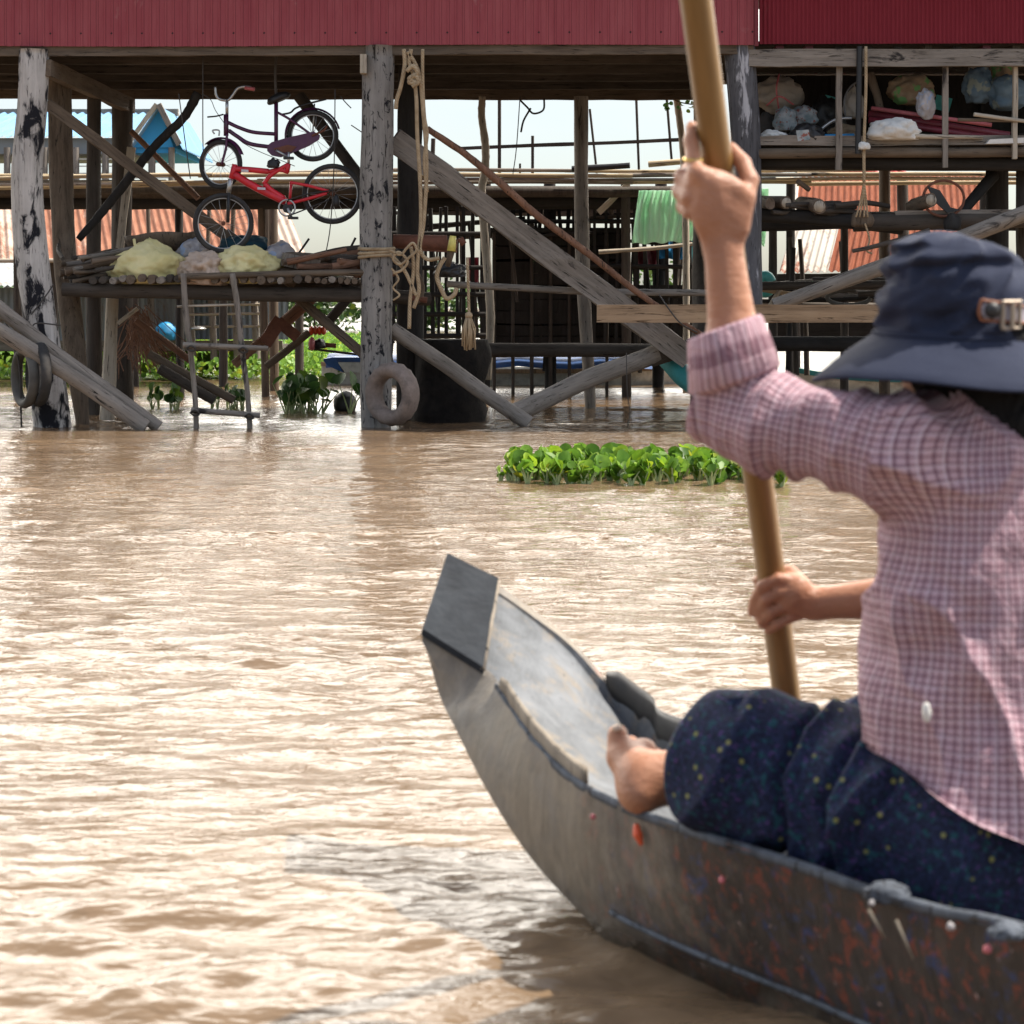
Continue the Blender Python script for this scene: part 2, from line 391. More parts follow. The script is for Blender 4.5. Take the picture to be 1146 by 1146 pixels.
M['net'] = cloth('dark_fishing_net', (.008, .007, .007), (.022, .018, .015), 14, bump=1.0)
M['sign'] = plain('light_label', (.55, .53, .58), .5)

def leaf_mat(name, a, b, trans=.35):
    t = NT(name, .45, .35); v = t.coord('Object'); g = t.n('ShaderNodeNewGeometry')
    c = t.mix(t.ramp(t.noise(v, 9, 4, .6), [(.35, 0), (.65, 1)]), a, b)
    rn = t.ramp(g.outputs['Random Per Island'], [(0, (.5, .58, .45)), (.5, (1, 1, 1)), (.82, (1.5, 1.3, .9)), (.95, (2.0, 1.5, .8)), (1, (1.9, .9, .5))])
    c = t.mix(1.0, c, rn, 'MULTIPLY'); t.color(c)
    tr = t.n('ShaderNodeBsdfTranslucent'); mx = t.n('ShaderNodeMixShader'); mx.inputs[0].default_value = trans
    t.l(c, tr.inputs[0]); t.l(t.b.outputs[0], mx.inputs[1]); t.l(tr.outputs[0], mx.inputs[2]); t.l(mx.outputs[0], t.t.nodes['Material Output'].inputs[0])
    return t.m
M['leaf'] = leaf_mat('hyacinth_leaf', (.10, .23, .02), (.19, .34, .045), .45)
M['mat_leaf'] = leaf_mat('sunlit_hyacinth_leaf', (.13, .27, .04), (.22, .40, .07))  # lighter copy of the leaf, sunlight put into its colour
M['leaf_dark'] = leaf_mat('shaded_hyacinth_leaf', (.035, .09, .02), (.06, .13, .03), .2)  # darker copy of the leaf, shade put into its colour
M['stem'] = plain('hyacinth_stalk', (.36, .44, .20), .5, dirt=(.28, .16, .10))
M['tree_leaf'] = leaf_mat('tree_leaf', (.04, .10, .025), (.07, .13, .035), .25)

def water_mat():
    t = NT('muddy_water', .10, .5); t.b.inputs['IOR'].default_value = 1.4
    v = t.coord('Object', (1, 1, 1), False)
    n1 = t.noise(v, .5, 4, .6)
    c = t.mix(t.ramp(n1, [(.3, 0), (.7, 1)]), (.135, .088, .052), (.18, .121, .073))
    t.color(c)
    va = t.coord('Object', (.45, 1, 1), False)
    a = t.noise(va, 13, 3, .55, .3); b = t.noise(va, 42, 3, .6, .5)
    p = t.bump(a, .9, .016)
    t.bump(b, .6, .003, p)
    return t.m
M['water'] = water_mat()

# ------------------------------------------------------------------ water sheet with real ripples
def build_water():
    ny, nx = 1150, 560
    Y = 1.0*np.exp(np.linspace(0, math.log(62.0), ny)); u = np.linspace(-1, 1, nx)
    YY = np.repeat(Y[:, None], nx, 1); XX = u[None, :]*(YY*.5+1.4)
    Z = np.zeros_like(XX); rs = np.random.RandomState(3)
    dY = YY*math.log(62.0)/ny
    gust = np.zeros_like(XX)
    for i in range(9):
        k = 2*math.pi/rs.uniform(.9, 4.5); th = rs.uniform(-.6, .6)+math.pi/2
        gust += np.sin((XX*math.cos(th)*.5+YY*math.sin(th))*k+rs.uniform(0, 6.28))
    gust = 1+.22*gust/1.5
    for i in range(84):
        lam = math.exp(rs.uniform(math.log(.045), math.log(.85))); k = 2*math.pi/lam
        th = math.pi/2+rs.normal(0, .55)
        slope = .026*(1.0 if lam < .2 else (.2/lam)**.8)
        fade = np.clip((lam/dY-2.5)/2.5, 0, 1)
        ph = (XX*math.cos(th)+YY*math.sin(th))*k+rs.uniform(0, 6.28)
        Z += fade*slope/k*np.sin(ph+.25*np.sin(ph*.37+i))
    Z *= np.clip(gust, .35, 1.8)
    n0 = ny*nx
    co = np.stack([XX, YY, Z], -1).reshape(-1, 3)
    i, j = np.meshgrid(np.arange(ny-1), np.arange(nx-1), indexing='ij'); a = (i*nx+j).ravel()
    q = np.stack([a, a+1, a+nx+1, a+nx], -1)
    # wide calm sheet out to the horizon, just under the ripples
    S = 3000; z = -.03
    co = np.vstack([co, [[-S, -S, z], [S, -S, z], [S, S, z], [-S, S, z]]])
    q = np.vstack([q, [[n0, n0+1, n0+2, n0+3]]])
    me = bpy.data.meshes.new('water'); me.vertices.add(len(co)); me.vertices.foreach_set('co', co.astype(np.float32).ravel())
    me.loops.add(q.size); me.loops.foreach_set('vertex_index', q.astype(np.int32).ravel())
    me.polygons.add(len(q)); me.polygons.foreach_set('loop_start', np.arange(0, q.size, 4, dtype=np.int32))
    me.polygons.foreach_set('use_smooth', np.ones(len(q), dtype=bool)); me.update(calc_edges=True); me.validate()
    me.materials.append(M['water']); o = bpy.data.objects.new('water', me); COL.objects.link(o); o['kind'] = 'structure'
    o['label'] = 'muddy brown rippled river water'
build_water()
#PART2
# ================================================================== the near house on stilts (faded red)
F0 = 17.0
H = thing('stilt_house', 'faded red corrugated house raised on stilts above the water, holding the bicycles beneath it', 'house', (-1.8, 18.5, 0))
xL, xR = -6.2, P(847, 0, F0).x
corrugated('wall', (xL, F0, 3.015), (xR, F0, 3.035), (xL, F0, 3.75), M['red_tin'], H, pitch=.0605, amp=.006, trap=True, jag=.008)
for (a, b, c) in (((xL, 20.3, 3.05), (xR, 20.3, 3.05), (xL, 20.3, 3.75)), ((xL, 20.3, 3.05), (xL, 17.02, 3.05), (xL, 20.3, 3.75)), ((xR-.01, 17.02, 3.05), (xR-.01, 20.3, 3.05), (xR-.01, 17.02, 3.75))):
    corrugated('wall', a, b, c, M['red_tin'], H, pitch=.0605, amp=.006, trap=True)
corrugated('roof', (xL-.3, 16.85, 3.74), (xR+.0, 16.85, 3.74), (xL-.3, 18.7, 4.2), M['grey_tin'], H)
corrugated('roof', (xL-.3, 20.6, 3.74), (xR+.0, 20.6, 3.74), (xL-.3, 18.7, 4.2), M['grey_tin'], H)
ob('corner_trim', *box_g((xR-.005, F0-.02, 3.38), (.03, .03, .72)), M['red_tin'], H)
# floor boards and joists
V = []; 
parts = []
y = F0+.03
while y < 20.2:
    w = random.uniform(.14, .19); parts.append(box_g(((xL+xR)/2, y+w/2, 3.085+random.uniform(-.004, .004)), (xR-xL-.05, w-.012, .03))); y += w
ob('floor', *merge(parts), M['dark_wood'], H)
board('fascia_beam', (xL, F0+.05, 2.985), (xR-.02, F0+.05, 3.005), .085, .05, M['brown_wood'], H)
for k, (yy, zz) in enumerate(((17.65, 3.00), (18.3, 2.99), (19.0, 3.0), (19.6, 2.985))):
    board('joist', (xL, yy, zz), (xR-.02, yy, zz), .10, .06, M['dark_wood'], H)
board('joist', (xL, 20.22, 2.975), (xR-.02, 20.22, 2.96), .13, .06, M['brown_wood'], H)
pp('joist', (-60, 82, 19.0), (800, 84, 19.0), 5, 5, M['dark_wood'], H)
# stilts
def stilt(ctrl, mat, name='stilt'):
    """ctrl: (px, py, Y, r_px) from top to bottom, bottom runs on into the water"""
    pts = [P(a, b, c) for a, b, c, r in ctrl]; rs = [PX(r, c) for a, b, c, r in ctrl]
    p0, p1 = pts[-1], pts[-2]; d = (p0-p1).normalized(); pts.append(p0+d*.5); rs.append(rs[-1])
    ps = spline(pts, 10); n = len(ps); base = ps[-1].copy(); V = []; F = []; ns = 20; s0 = random.uniform(0, 99)
    for i, q in enumerate(ps):
        r = np.interp(i/(n-1), np.linspace(0, 1, len(rs)), rs)
        for k in range(ns):
            an = 2*math.pi*k/ns
            rr = r*(1+.13*noise.noise(Vector((math.cos(an)*1.2+s0, math.sin(an)*1.2, q.z*1.6)))+.07*noise.noise(Vector((math.cos(an)*4, math.sin(an)*4+s0, q.z*1.1))))
            V.append(q+Vector((math.cos(an)*rr, math.sin(an)*rr, 0))-base)
    for i in range(n-1):
        for k in range(ns): F.append((i*ns+k, i*ns+(k+1) % ns, (i+1)*ns+(k+1) % ns, (i+1)*ns+k))
    F.append(tuple(range(ns))); F.append(tuple((n-1)*ns+k for k in range(ns-1, -1, -1)))
    return ob(name, V, F, mat, H, True, Matrix.Translation(base))
stilt([(38, 56, 17.05, 17), (36, 120, 17.05, 17), (30, 200, 17.05, 17.5), (35, 280, 17.05, 18), (48, 380, 17.05, 19), (60, 474, 17.05, 21)], M['white_post'])
stilt([(66, 88, 17.9, 13), (68, 200, 17.8, 13), (74, 300, 17.7, 13), (84, 400, 17.5, 12), (92, 466, 17.5, 8)], M['brown_wood'])
stilt([(105, 100, 18.8, 8), (105, 280, 18.8, 8), (106, 462, 18.8, 9)], M['dark_wood'])
stilt([(137, 112, 19.9, 11), (136, 280, 19.9, 11), (138, 452, 19.9, 12)], M['dark_wood'])
stilt([(424, 52, 17.1, 18), (422, 200, 17.1, 18), (421, 330, 17.1, 17.5), (421, 478, 17.1, 17)], M['mid_post'])
stilt([(460, 60, 18.2, 14), (458, 250, 18.2, 14), (460, 462, 18.2, 16)], M['black_wood'])
stilt([(827, 44, 17.15, 19), (836, 180, 17.15, 15), (838, 330, 17.15, 15), (838, 476, 17.15, 15)], M['peel_post'])
stilt([(785, 108, 19.8, 9), (785, 280, 19.8, 9), (784, 470, 18.4, 12)], M['dark_wood'])
stilt([(650, 108, 20.0, 8), (652, 290, 20.0, 8), (659, 418, 20.0, 6)], M['grey_wood'])
# side beam, gusset ends
board('side_beam', P(52, 76, 17.0), P(147, 119, 20.1), PX(19, 17.2), .07, M['brown_wood'], H)
ob('beam_end', *box_g(P(407, 72, 16.98), (.05, .12, .15)), M['pale_wood'], H)
# long braces
board('brace', P(440, 155, 17.3), P(772, 402, 17.5), PX(27, 17.3), .06, M['grey_wood'], H, rough=.012)
board('brace', P(52, 116, 17.2), P(250, 262, 17.7), PX(12, 17.3), .05, M['brown_wood'], H)
board('brace', P(250, 262, 17.7), P(330, 318, 17.9), PX(14, 17.3), .05, M['brown_wood'], H)
pp('brace', (438, 368, 17.2), (592, 474, 17.1), 8.5, 9, M['grey_wood'], H, bend=.03)
pp('brace', (572, 464, 17.15), (735, 396, 17.6), 10, 10, M['grey_wood'], H, bend=.05)
pp('brace', (728, 402, 17.6), (820, 372, 17.7), 9, 8, M['dark_wood'], H)
pp('brace', (335, 108, 18.8), (408, 206, 18.4), 7, 7, M['dark_wood'], H)
pp('brace', (335, 335, 17.5), (408, 398, 17.3), 5.5, 5.5, M['brown_wood'], H)
pp('brace', (147, 147, 19.7), (222, 222, 19.6), 3.5, 3.5, M['red_wood'], H)
board('brace', P(147, 165, 19.6), P(133, 285, 19.6), PX(9, 19.6), .03, M['pale_wood'], H, up=(1, 0, 0))
pp('cross_beam', (545, 392, 19.4), (782, 392, 19.6), 9, 8, M['dark_wood'], H)
pp('cross_beam', (380, 326, 17.3), (480, 335, 17.6), 8, 8, M['dark_wood'], H)
pp('crosspiece', (500, 318, 17.5), (792, 328, 17.5), 3.6, 3.6, M['grey_wood'], H, bend=.01)

# red-brown pole, crooked branch
o = tube('crooked_pole', [P(478, 144, 17.0), P(520, 172, 17.0), (P(560, 205, 17.0)), P(600, 240, 17.05), P(660, 285, 17.1), P(720, 332, 17.2), P(790, 378, 17.3)], [PX(3.6, 17), PX(4.4, 17), PX(4, 17), PX(3, 17)], M['red_wood'], wob=.08)
tag(o, 'reddish brown crooked pole slanting down from the hanging ropes across the grey brace', 'pole')
o = tube('crooked_branch', [P(222, 104, 17.7), P(205, 132, 17.7), P(172, 165, 17.75), P(140, 205, 17.8), P(112, 240, 17.8), P(88, 268, 17.8)], [PX(5.5, 17.7), PX(5, 17.7), PX(5.5, 17.7), PX(4, 17.7)], M['black_wood'], wob=.1)
tag(o, 'dark crooked branch rising to the right behind the left stilts', 'branch')
a = pp('leaning_pole', (-30, 322, 16.7), (178, 478, 16.75), 8, 7, M['grey_wood'], bend=.01)
tag(a, 'upper of two grey poles leaning down into the water at the far left', 'pole', 'poles leaning at the far left')
a = pp('leaning_pole', (-30, 352, 16.6), (163, 479, 16.65), 8, 8, M['grey_wood'], bend=.012)
tag(a, 'lower of two grey poles leaning down into the water at the far left', 'pole', 'poles leaning at the far left')
a = pp('short_post', (126, 334, 17.9), (120, 470, 17.9), 6.5, 8, M['pale_wood'])
tag(a, 'pale short post standing in the water under the log platform', 'post')
a = pp('short_stick', (132, 362, 17.8), (154, 345, 17.8), 2.5, 2.2, M['pale_wood']); tag(a, 'short peeled pale stick caught under the log platform', 'stick')
a = board('long_plank', P(668, 351, 16.6), P(1010, 351, 16.6), PX(20, 16.6), .05, M['plank_wood'], rough=.003)
tag(a, 'long warm brown sawn plank fixed level behind the raised arm', 'plank')
a = pp('heavy_log', (866, 342, 17.0), (1160, 234, 16.9), 8.5, 10, M['grey_wood'], bend=.008)
tag(a, 'heavy grey log rising to the right behind the hat', 'log')

# ---- broken boards and sticks beneath the platform
for (a, b, ra, lab, m) in (
    ((152, 358, 18.2), (214, 404, 18.3), 4, 'brown pole slanting under the platform left of the ladder', 'red_wood'),
    ((166, 396, 18.0), (262, 448, 18.1), 5, 'thick brown pole slanting to the water behind the ladder', 'brown_wood'),
    ((178, 412, 17.9), (240, 448, 18.0), 6, 'dark pole slanting to the water, lowest behind the ladder', 'dark_wood'),
    ((262, 408, 18.3), (300, 376, 18.4), 5, 'reddish pole rising to the rusty hinged board', 'red_wood'),
    ((298, 410, 18.6), (346, 372, 18.6), 4.5, 'brown pole rising toward the orange engine', 'brown_wood'),
    ((312, 366, 18.8), (352, 330, 18.8), 7, 'reddish log under the right half of the platform', 'red_wood'),
    ((362, 366, 19.2), (392, 330, 19.2), 5, 'dark short log under the platform beside the spotted post', 'dark_wood')):
    tag(pp('slanting_pole', a, b, ra, ra, M[m], bend=.01), lab, 'pole')
hb = thing('folding_board', 'two rusty brown boards meeting in a peak below the platform', 'boards', tuple(P(312, 372, 18.2)))
board('board', P(314, 358, 18.2), P(296, 384, 18.1), PX(16, 18), .03, M['rust_iron'], hb, up=(1, .5, 0))
board('board', P(311, 359, 18.25), P(333, 378, 18.3), PX(12, 18), .03, M['rust_iron'], hb, up=(1, .5, 0))

# ================================================================== log platform
PF = thing('log_platform', 'rough log platform tied between the stilts, loaded with sacks and firewood', 'platform', tuple(P(240, 326, 17.6)))
pp('front_log', (70, 324, 17.15), (406, 330, 17.15), 7.5, 8, M['dark_wood'], PF, bend=.008)
pp('edge_pole', (200, 288+22, 17.0), (408, 305, 17.05), 4, 4, M['brown_wood'], PF, bend=.006)
pp('rear_log', (75, 318, 18.6), (410, 322, 18.6), 7, 7, M['dark_wood'], PF)
x = 104
while x < 404:
    r = random.uniform(3.4, 5.2); y0 = 313+random.uniform(-2, 2)
    a = P(x, y0, random.uniform(16.95, 17.1)); b = Vector((a.x+random.uniform(-.06, .06), 18.75, a.z+.03))
    pole('deck_log', a, b, PX(r, 17), PX(r, 17), random.choice([M['log_end'], M['brown_wood'], M['dark_wood'], M['grey_wood']]), PF, rough=.1)
    x += r*2+random.uniform(.2, 2.5)
for i in range(10):
    z = P(0, 303, 17.3).z+random.uniform(-.01, .03); yy = 17.25+i*.14
    pole('deck_pole', (P(170, 0, yy).x+random.uniform(-.2, .4), yy, z), (P(410, 0, yy).x-random.uniform(0, .2), yy+random.uniform(-.05, .05), z+.01), .02, .018, random.choice([M['log_end'], M['brown_wood'], M['red_wood']]), PF)

LD = thing('ladder', 'thin crooked stick ladder standing in the water below the sacks', 'ladder', tuple(P(245, 480, 16.9)))
tube('rail', [P(205, 306, 16.9), P(208, 350, 16.9), P(214, 400, 16.9), P(218, 440, 16.9), P(220, 485, 16.9)], [PX(3.2, 17), PX(3.4, 17), PX(2.9, 17), PX(3.1, 17)], M['grey_wood'], LD, wob=.05)
tube('rail', [P(260, 306, 16.9), P(266, 345, 16.9), P(272, 400, 16.9), P(277, 440, 16.9), P(280, 485, 16.9)], [PX(3.2, 17), PX(3.4, 17), PX(2.9, 17), PX(3.1, 17)], M['grey_wood'], LD, wob=.05)
pp('rung', (205, 386, 16.85), (300, 390, 16.85), 3.4, 3, M['grey_wood'], LD)
pp('rung', (214, 459, 16.85), (291, 465, 16.85), 3, 2.8, M['grey_wood'], LD)
pp('rung', (198, 343, 16.95), (262, 341, 16.95), 1.2, 1.2, M['pale_wood'], LD)
for (a, b) in ((214, 388), (272, 390), (218, 460), (279, 464)): tube('lashing', [P(a-5, b+2, 16.83), P(a, b-1, 16.8), P(a+5, b+3, 16.83), P(a, b+5, 16.84), P(a-5, b+2, 16.84)], .008, M['dark_rope'], LD, ns=6, n=4)

# firewood: left heap of sticks, right heap
def fire(n, x0, x1, y0, y1, lab, grp, dirx, mats, rmin=2, rmax=5, ln=(.35, .8)):
    for i in range(n):
        a = P(random.uniform(x0, x1), random.uniform(y0, y1), random.uniform(17.05, 17.45))
        L = random.uniform(*ln); th = random.gauss(dirx, .35)
        d = Vector((math.cos(th), abs(math.sin(th))*.8+.1, random.uniform(-.02, .25))).normalized()
        o = pole('firewood_stick', a, a+d*L, PX(random.uniform(rmin, rmax), 17), PX(random.uniform(rmin, rmax)*.7, 17), M[random.choice(mats)], bend=.03, rough=.16, ns=8, seg=6)
        tag(o, lab, 'firewood', grp)
fire(26, 66, 108, 288, 317, 'grey firewood stick in the untidy heap between the left stilts and the yellow sack', 'firewood left of the sacks', .9, ['brown_wood', 'grey_wood', 'log_end', 'dark_wood'])
fire(26, 316, 398, 286, 308, 'reddish brown firewood stick heaped between the sacks and the spotted grey post', 'firewood right of the sacks', .25, ['red_wood', 'log_end', 'dark_wood', 'red_wood'], 2.5, 5.5, (.2, .5))
for (a, b, l) in (((334, 284), (346, 267), 'left of two thin dark sticks poking up behind the firewood'), ((388, 286), (398, 266), 'right of two thin dark sticks poking up behind the firewood')):
    tag(pp('thin_stick', (a[0], a[1], 17.9), (b[0], b[1], 17.9), 1.3, 1.3, M['black_wood']), l, 'stick')

def sack(name, x0, x1, y0, y1, Y, mat, lab, cat='sack', depth=.28, **k):
    c = P((x0+x1)/2, (y0+y1)/2, Y); sx = PX((x1-x0)/2, Y); sz = PX((y1-y0)/2, Y); fl = k.pop('flat', .6)
    c.z -= sz*(1-fl)*.5*.6
    o = lump(name, c, (sx, depth, sz*2/(1+fl)), mat, flat=fl, **k); tag(o, lab, cat); return o
s = sack('sack', 121, 209, 276, 320, 17.35, M['yellow_sack'], 'large pale yellow woven sack tied in a peak, leftmost on the platform', amp=.2, freq=2.0, ridge=.13, seed=3, top=.18, sub=5)
tube('neck_tie', [P(150, 268, 17.3), P(152, 276, 17.25), P(158, 279, 17.25)], .012, M['yellow_sack'], s, ns=6)
sack('sack', 203, 256, 284, 321, 17.3, M['pink_sack'], 'beige pink crumpled sack between the two yellow sacks', amp=.26, freq=2.4, ridge=.16, seed=11, sub=5)
sack('sack', 232, 316, 279, 319, 17.35, M['yellow_sack'], 'long low yellow sack lying right of the beige sack', amp=.24, freq=2.2, ridge=.13, seed=23, sub=5)
sack('plastic_bundle', 296, 332, 273, 303, 17.65, M['grey_sack'], 'dirty grey plastic bundle behind the brick block', 'bundle', amp=.25, ridge=.1, seed=31)
sack('plastic_bundle', 200, 236, 268, 294, 17.7, M['grey_sack'], 'bluish grey plastic bundle tucked behind the beige sack', 'bundle', amp=.25, ridge=.1, seed=37)
sack('dark_cloth', 246, 302, 264, 287, 17.65, M['teal_cloth'], 'dark teal cloth heaped behind the long yellow sack', 'cloth', amp=.3, ridge=.1, seed=41)
b = ob('stone_block', *box_g((0, 0, 0), (PX(40, 17), .2, PX(15, 17))), M['grey_wood'], None, False, Matrix.Translation(P(336, 294, 17.25)) @ Matrix.Rotation(R(12), 4, 'Y') @ Matrix.Rotation(R(15), 4, 'Z'))
tag(b, 'grey tapered block lying on the firewood', 'block')
# old bark basin behind the sacks
def basin():
    V = []; F = []; n, m = 20, 8; sx, sy, sz = PX(43, 17.7), .25, PX(24, 17.7)
    for lay in (0, 1):
        for j in range(m+1):
            t = j/m*math.pi/2
            for i in range(n):
                an = 2*math.pi*i/n; q = math.cos(t)*(1-lay*.07)
                V.append((sx*q*math.cos(an), sy*q*math.sin(an), -sz*math.sin(t)*(1-lay*.08)+.012*math.sin(an*3)*(1-j/m)))
    for lay in (0, 1):
        o_ = lay*(m+1)*n
        for j in range(m):
            for i in range(n):
                f = (o_+j*n+i, o_+j*n+(i+1) % n, o_+(j+1)*n+(i+1) % n, o_+(j+1)*n+i)
                F.append(f if lay else f[::-1])
    for i in range(n): F.append((i, (i+1) % n, (m+1)*n+(i+1) % n, (m+1)*n+i))
    o = ob('wooden_basin', V, F, M['brown_wood'], None, True, Matrix.Translation(P(181, 262, 17.75)) @ Matrix.Rotation(R(-4), 4, 'Y'))
    tag(o, 'dark shallow wooden basin resting behind the leftmost yellow sack', 'basin')
basin()

# ================================================================== tyres
def tyre(name, c, Ro, rt, mat, rot, lab, grp=None):
    V = []; F = []; n, m = 36, 12
    for i in range(n):
        a = 2*math.pi*i/n
        for j in range(m):
            b = 2*math.pi*j/m; w = (1.25*math.sin(b))*rt; h = math.cos(b)*rt*(1 if math.cos(b) < 0 else .85)
            q = Ro-rt+h
            if math.cos(b) > .6: q += .006*(1 if i % 2 else -1)
            V.append((q*math.cos(a), w, q*math.sin(a)))
    for i in range(n):
        for j in range(m): F.append((i*m+j, i*m+(j+1) % m, ((i+1) % n)*m+(j+1) % m, ((i+1) % n)*m+j))
    o = ob(name, V, F, mat, None, True, Matrix.Translation(c) @ rot); tag(o, lab, 'tyre', grp); return o
TY = tyre('tyre', P(439, 441, 16.8), PX(37, 16.8), PX(9.5, 16.8), M['tyre'], Matrix.Rotation(R(-38), 4, 'Z'), 'dusty brown tyre hung at the foot of the spotted grey post')
tube('cord', [P(438, 385, 16.95), P(438, 395, 16.9), P(440, 406, 16.85)], .006, M['dark_rope'], TY)
tyre('scooter_tyre', P(28, 422, 16.75), PX(35, 16.8), PX(5, 16.8), M['old_rubber'], Matrix.Rotation(R(-58), 4, 'Z'), 'thin grey scooter tyre, nearer of the pair at the far left post', 'tyres at the far left post')
tyre('scooter_tyre', P(43, 418, 16.72), PX(37, 16.8), PX(5, 16.8), M['rubber'], Matrix.Rotation(R(-62), 4, 'Z'), 'thin dark scooter tyre, right one of the pair at the far left post', 'tyres at the far left post')
o = tube('thin_wire', [P(35, 352, 16.8), P(52, 330, 16.8), P(60, 318, 16.8)], .006, M['dark_rope']); tag(o, 'dark wire wound up the far left post', 'wire')
o = tube('thin_wire', [P(34, 385, 16.7), P(36, 372, 16.7), P(40, 362, 16.75), P(68, 364, 16.75)], .006, M['dark_rope']); tag(o, 'dark wire tying the leaning poles and thin tyres', 'wire')

# ================================================================== ropes at the spotted post
def rope(pts, lab, r=.017, Y=16.85, mat='rope', cat='rope', grp='ropes by the spotted post'):
    o = tube('rope', [P(a[0], a[1], a[2] if len(a) > 2 else Y) for a in pts], r, M[mat], ns=7, n=8); tag(o, lab, cat, grp); return o
rope([(452, 55), (453, 72), (449, 95), (444, 112), (443, 122)], 'short rope end hanging left of the big knot under the house floor')
rope([(460, 55), (458, 70), (463, 85), (466, 110), (467, 150), (470, 200), (471, 250), (467, 300), (469, 325), (463, 345)], 'long tan rope falling straight from the big knot, left strand', .016)
rope([(456, 58), (464, 70), (470, 88), (474, 130), (477, 170), (477, 205), (474, 250), (470, 278), (478, 290), (492, 289)], 'long tan rope falling from the big knot and looping onto the red machine', .016)
rope([(473, 55), (473, 90), (475, 130), (478, 150), (475, 180), (478, 215)], 'tan rope hanging right of the big knot, straight and tight', .014)
rope([(455, 80), (462, 74), (467, 82), (458, 88), (466, 93), (458, 92), (464, 84), (468, 92), (461, 97)], 'big tan knot of rope under the house floor', .018, 16.8)
for k in range(3):
    pts = []
    for i in range(25):
        a = 2*math.pi*i/24; q = P(421.5, 278+k*4.5, 17.1); rr = PX(19.5, 17.1)
        pts.append(q+Vector((math.cos(a)*rr, math.sin(a)*rr, .01*math.sin(a+k))))
    o = tube('rope_ring', pts, .014, M['rope'], ns=7, n=2, cap=False)
    tag(o, ['upper', 'middle', 'lowest'][k]+' coil of tan rope wound around the spotted grey post', 'rope', 'coils around the spotted post')
rope([(436, 280), (448, 285), (455, 278), (462, 272), (466, 280), (458, 288), (448, 296), (440, 290), (446, 282), (456, 292), (450, 302), (440, 306)], 'tangle of rope loops right of the coils', .011, 16.8)
rope([(436, 284), (446, 294), (454, 305), (462, 322), (466, 330), (470, 326)], 'rope slanting down from the coils', .015)
rope([(460, 276), (463, 300), (459, 335), (458, 368)], 'rope end hanging lowest beside the spotted post', .015)
rope([(438, 300), (446, 312), (440, 322), (447, 330), (440, 336)], 'frayed thin rope tuft beside the spotted post', .008, 16.8)
rope([(498, 288, 16.9), (492, 298, 16.9), (489, 310, 16.9), (494, 324, 16.9), (500, 334, 16.9), (508, 330, 16.9), (511, 322, 16.9)], 'thick rope loop hanging from the yellow grip', .018)
r0 = rope([(523, 288, 16.9), (524, 320, 16.9), (525, 352, 16.9)], 'straight rope ending in a frayed tassel', .012)
lump('tassel_knot', P(524.5, 353, 16.9), (.03, .03, .03), M['rope'], r0, sub=2)
pts = []; 
parts = []
for i in range(26):
    a = random.uniform(0, 6.28); q = random.uniform(0, .03); e = .055
    c0 = P(524.5, 353, 16.9)+Vector((math.cos(a)*q*.5, math.sin(a)*q*.5, 0)); L = PX(random.uniform(28, 40), 17)
    c1 = c0+Vector((math.cos(a)*e*random.uniform(.3, 1), math.sin(a)*e*.6, -L*.5)); c2 = c1+Vector((random.uniform(-.01, .01), 0, -L*.5))
    parts.append(tube_g([c0, c1, c2], .007, 5)[:2])
ob('tassel', *merge(parts), M['rope'], r0, True)

# red machine with a yellow grip
E = thing('boat_engine', 'old reddish boat engine with a yellow grip, hung behind the ropes', 'engine', tuple(P(490, 290, 17.3)))
def cyl(name, a, b, ra, rb, mat, parent, ns=16):
    V, F, U = tube_g([Vector(a), (Vector(a)+Vector(b))/2, Vector(b)], [ra, (ra+rb)/2, rb], ns); c = Vector(a)
    return ob(name, [v-c for v in V], F, mat, parent, True, Matrix.Translation(c), U)
cyl('tank', P(440, 270, 17.35), P(500, 272, 17.35), PX(8, 17), PX(9, 17), M['rust_iron'], E)
ob('cover', *box_g(P(492, 275, 17.4), (PX(40, 17), .14, PX(14, 17)), Matrix.Rotation(R(3), 3, 'Y')), M['rust_iron'], E)
cyl('grip', P(507, 264, 17.1), P(505, 281, 17.1), PX(3.6, 17), PX(5, 17), M['yellow'], E)
cyl('handle', P(505, 280, 17.12), P(501, 298, 17.15), PX(4.5, 17), PX(3, 17), M['brown_wood'], E)
lump('gearbox', P(503, 304, 17.3), (PX(17, 17), .12, PX(11, 17)), M['black'], E, amp=.3, freq=2.5)
cyl('pipe', P(514, 272, 17.3), P(520, 268, 17.3), PX(5, 17), PX(4, 17), M['rust_iron'], E)
tube('hoop', [P(449, 290, 17.5), P(462, 300, 17.5), P(472, 318, 17.5), P(470, 335, 17.5), P(462, 338, 17.5)], PX(3, 17), M['brown_wood'], E)
cyl('shaft', P(440, 330, 17.5), P(478, 336, 17.5), PX(4, 17), PX(3.5, 17), M['rust_iron'], E)
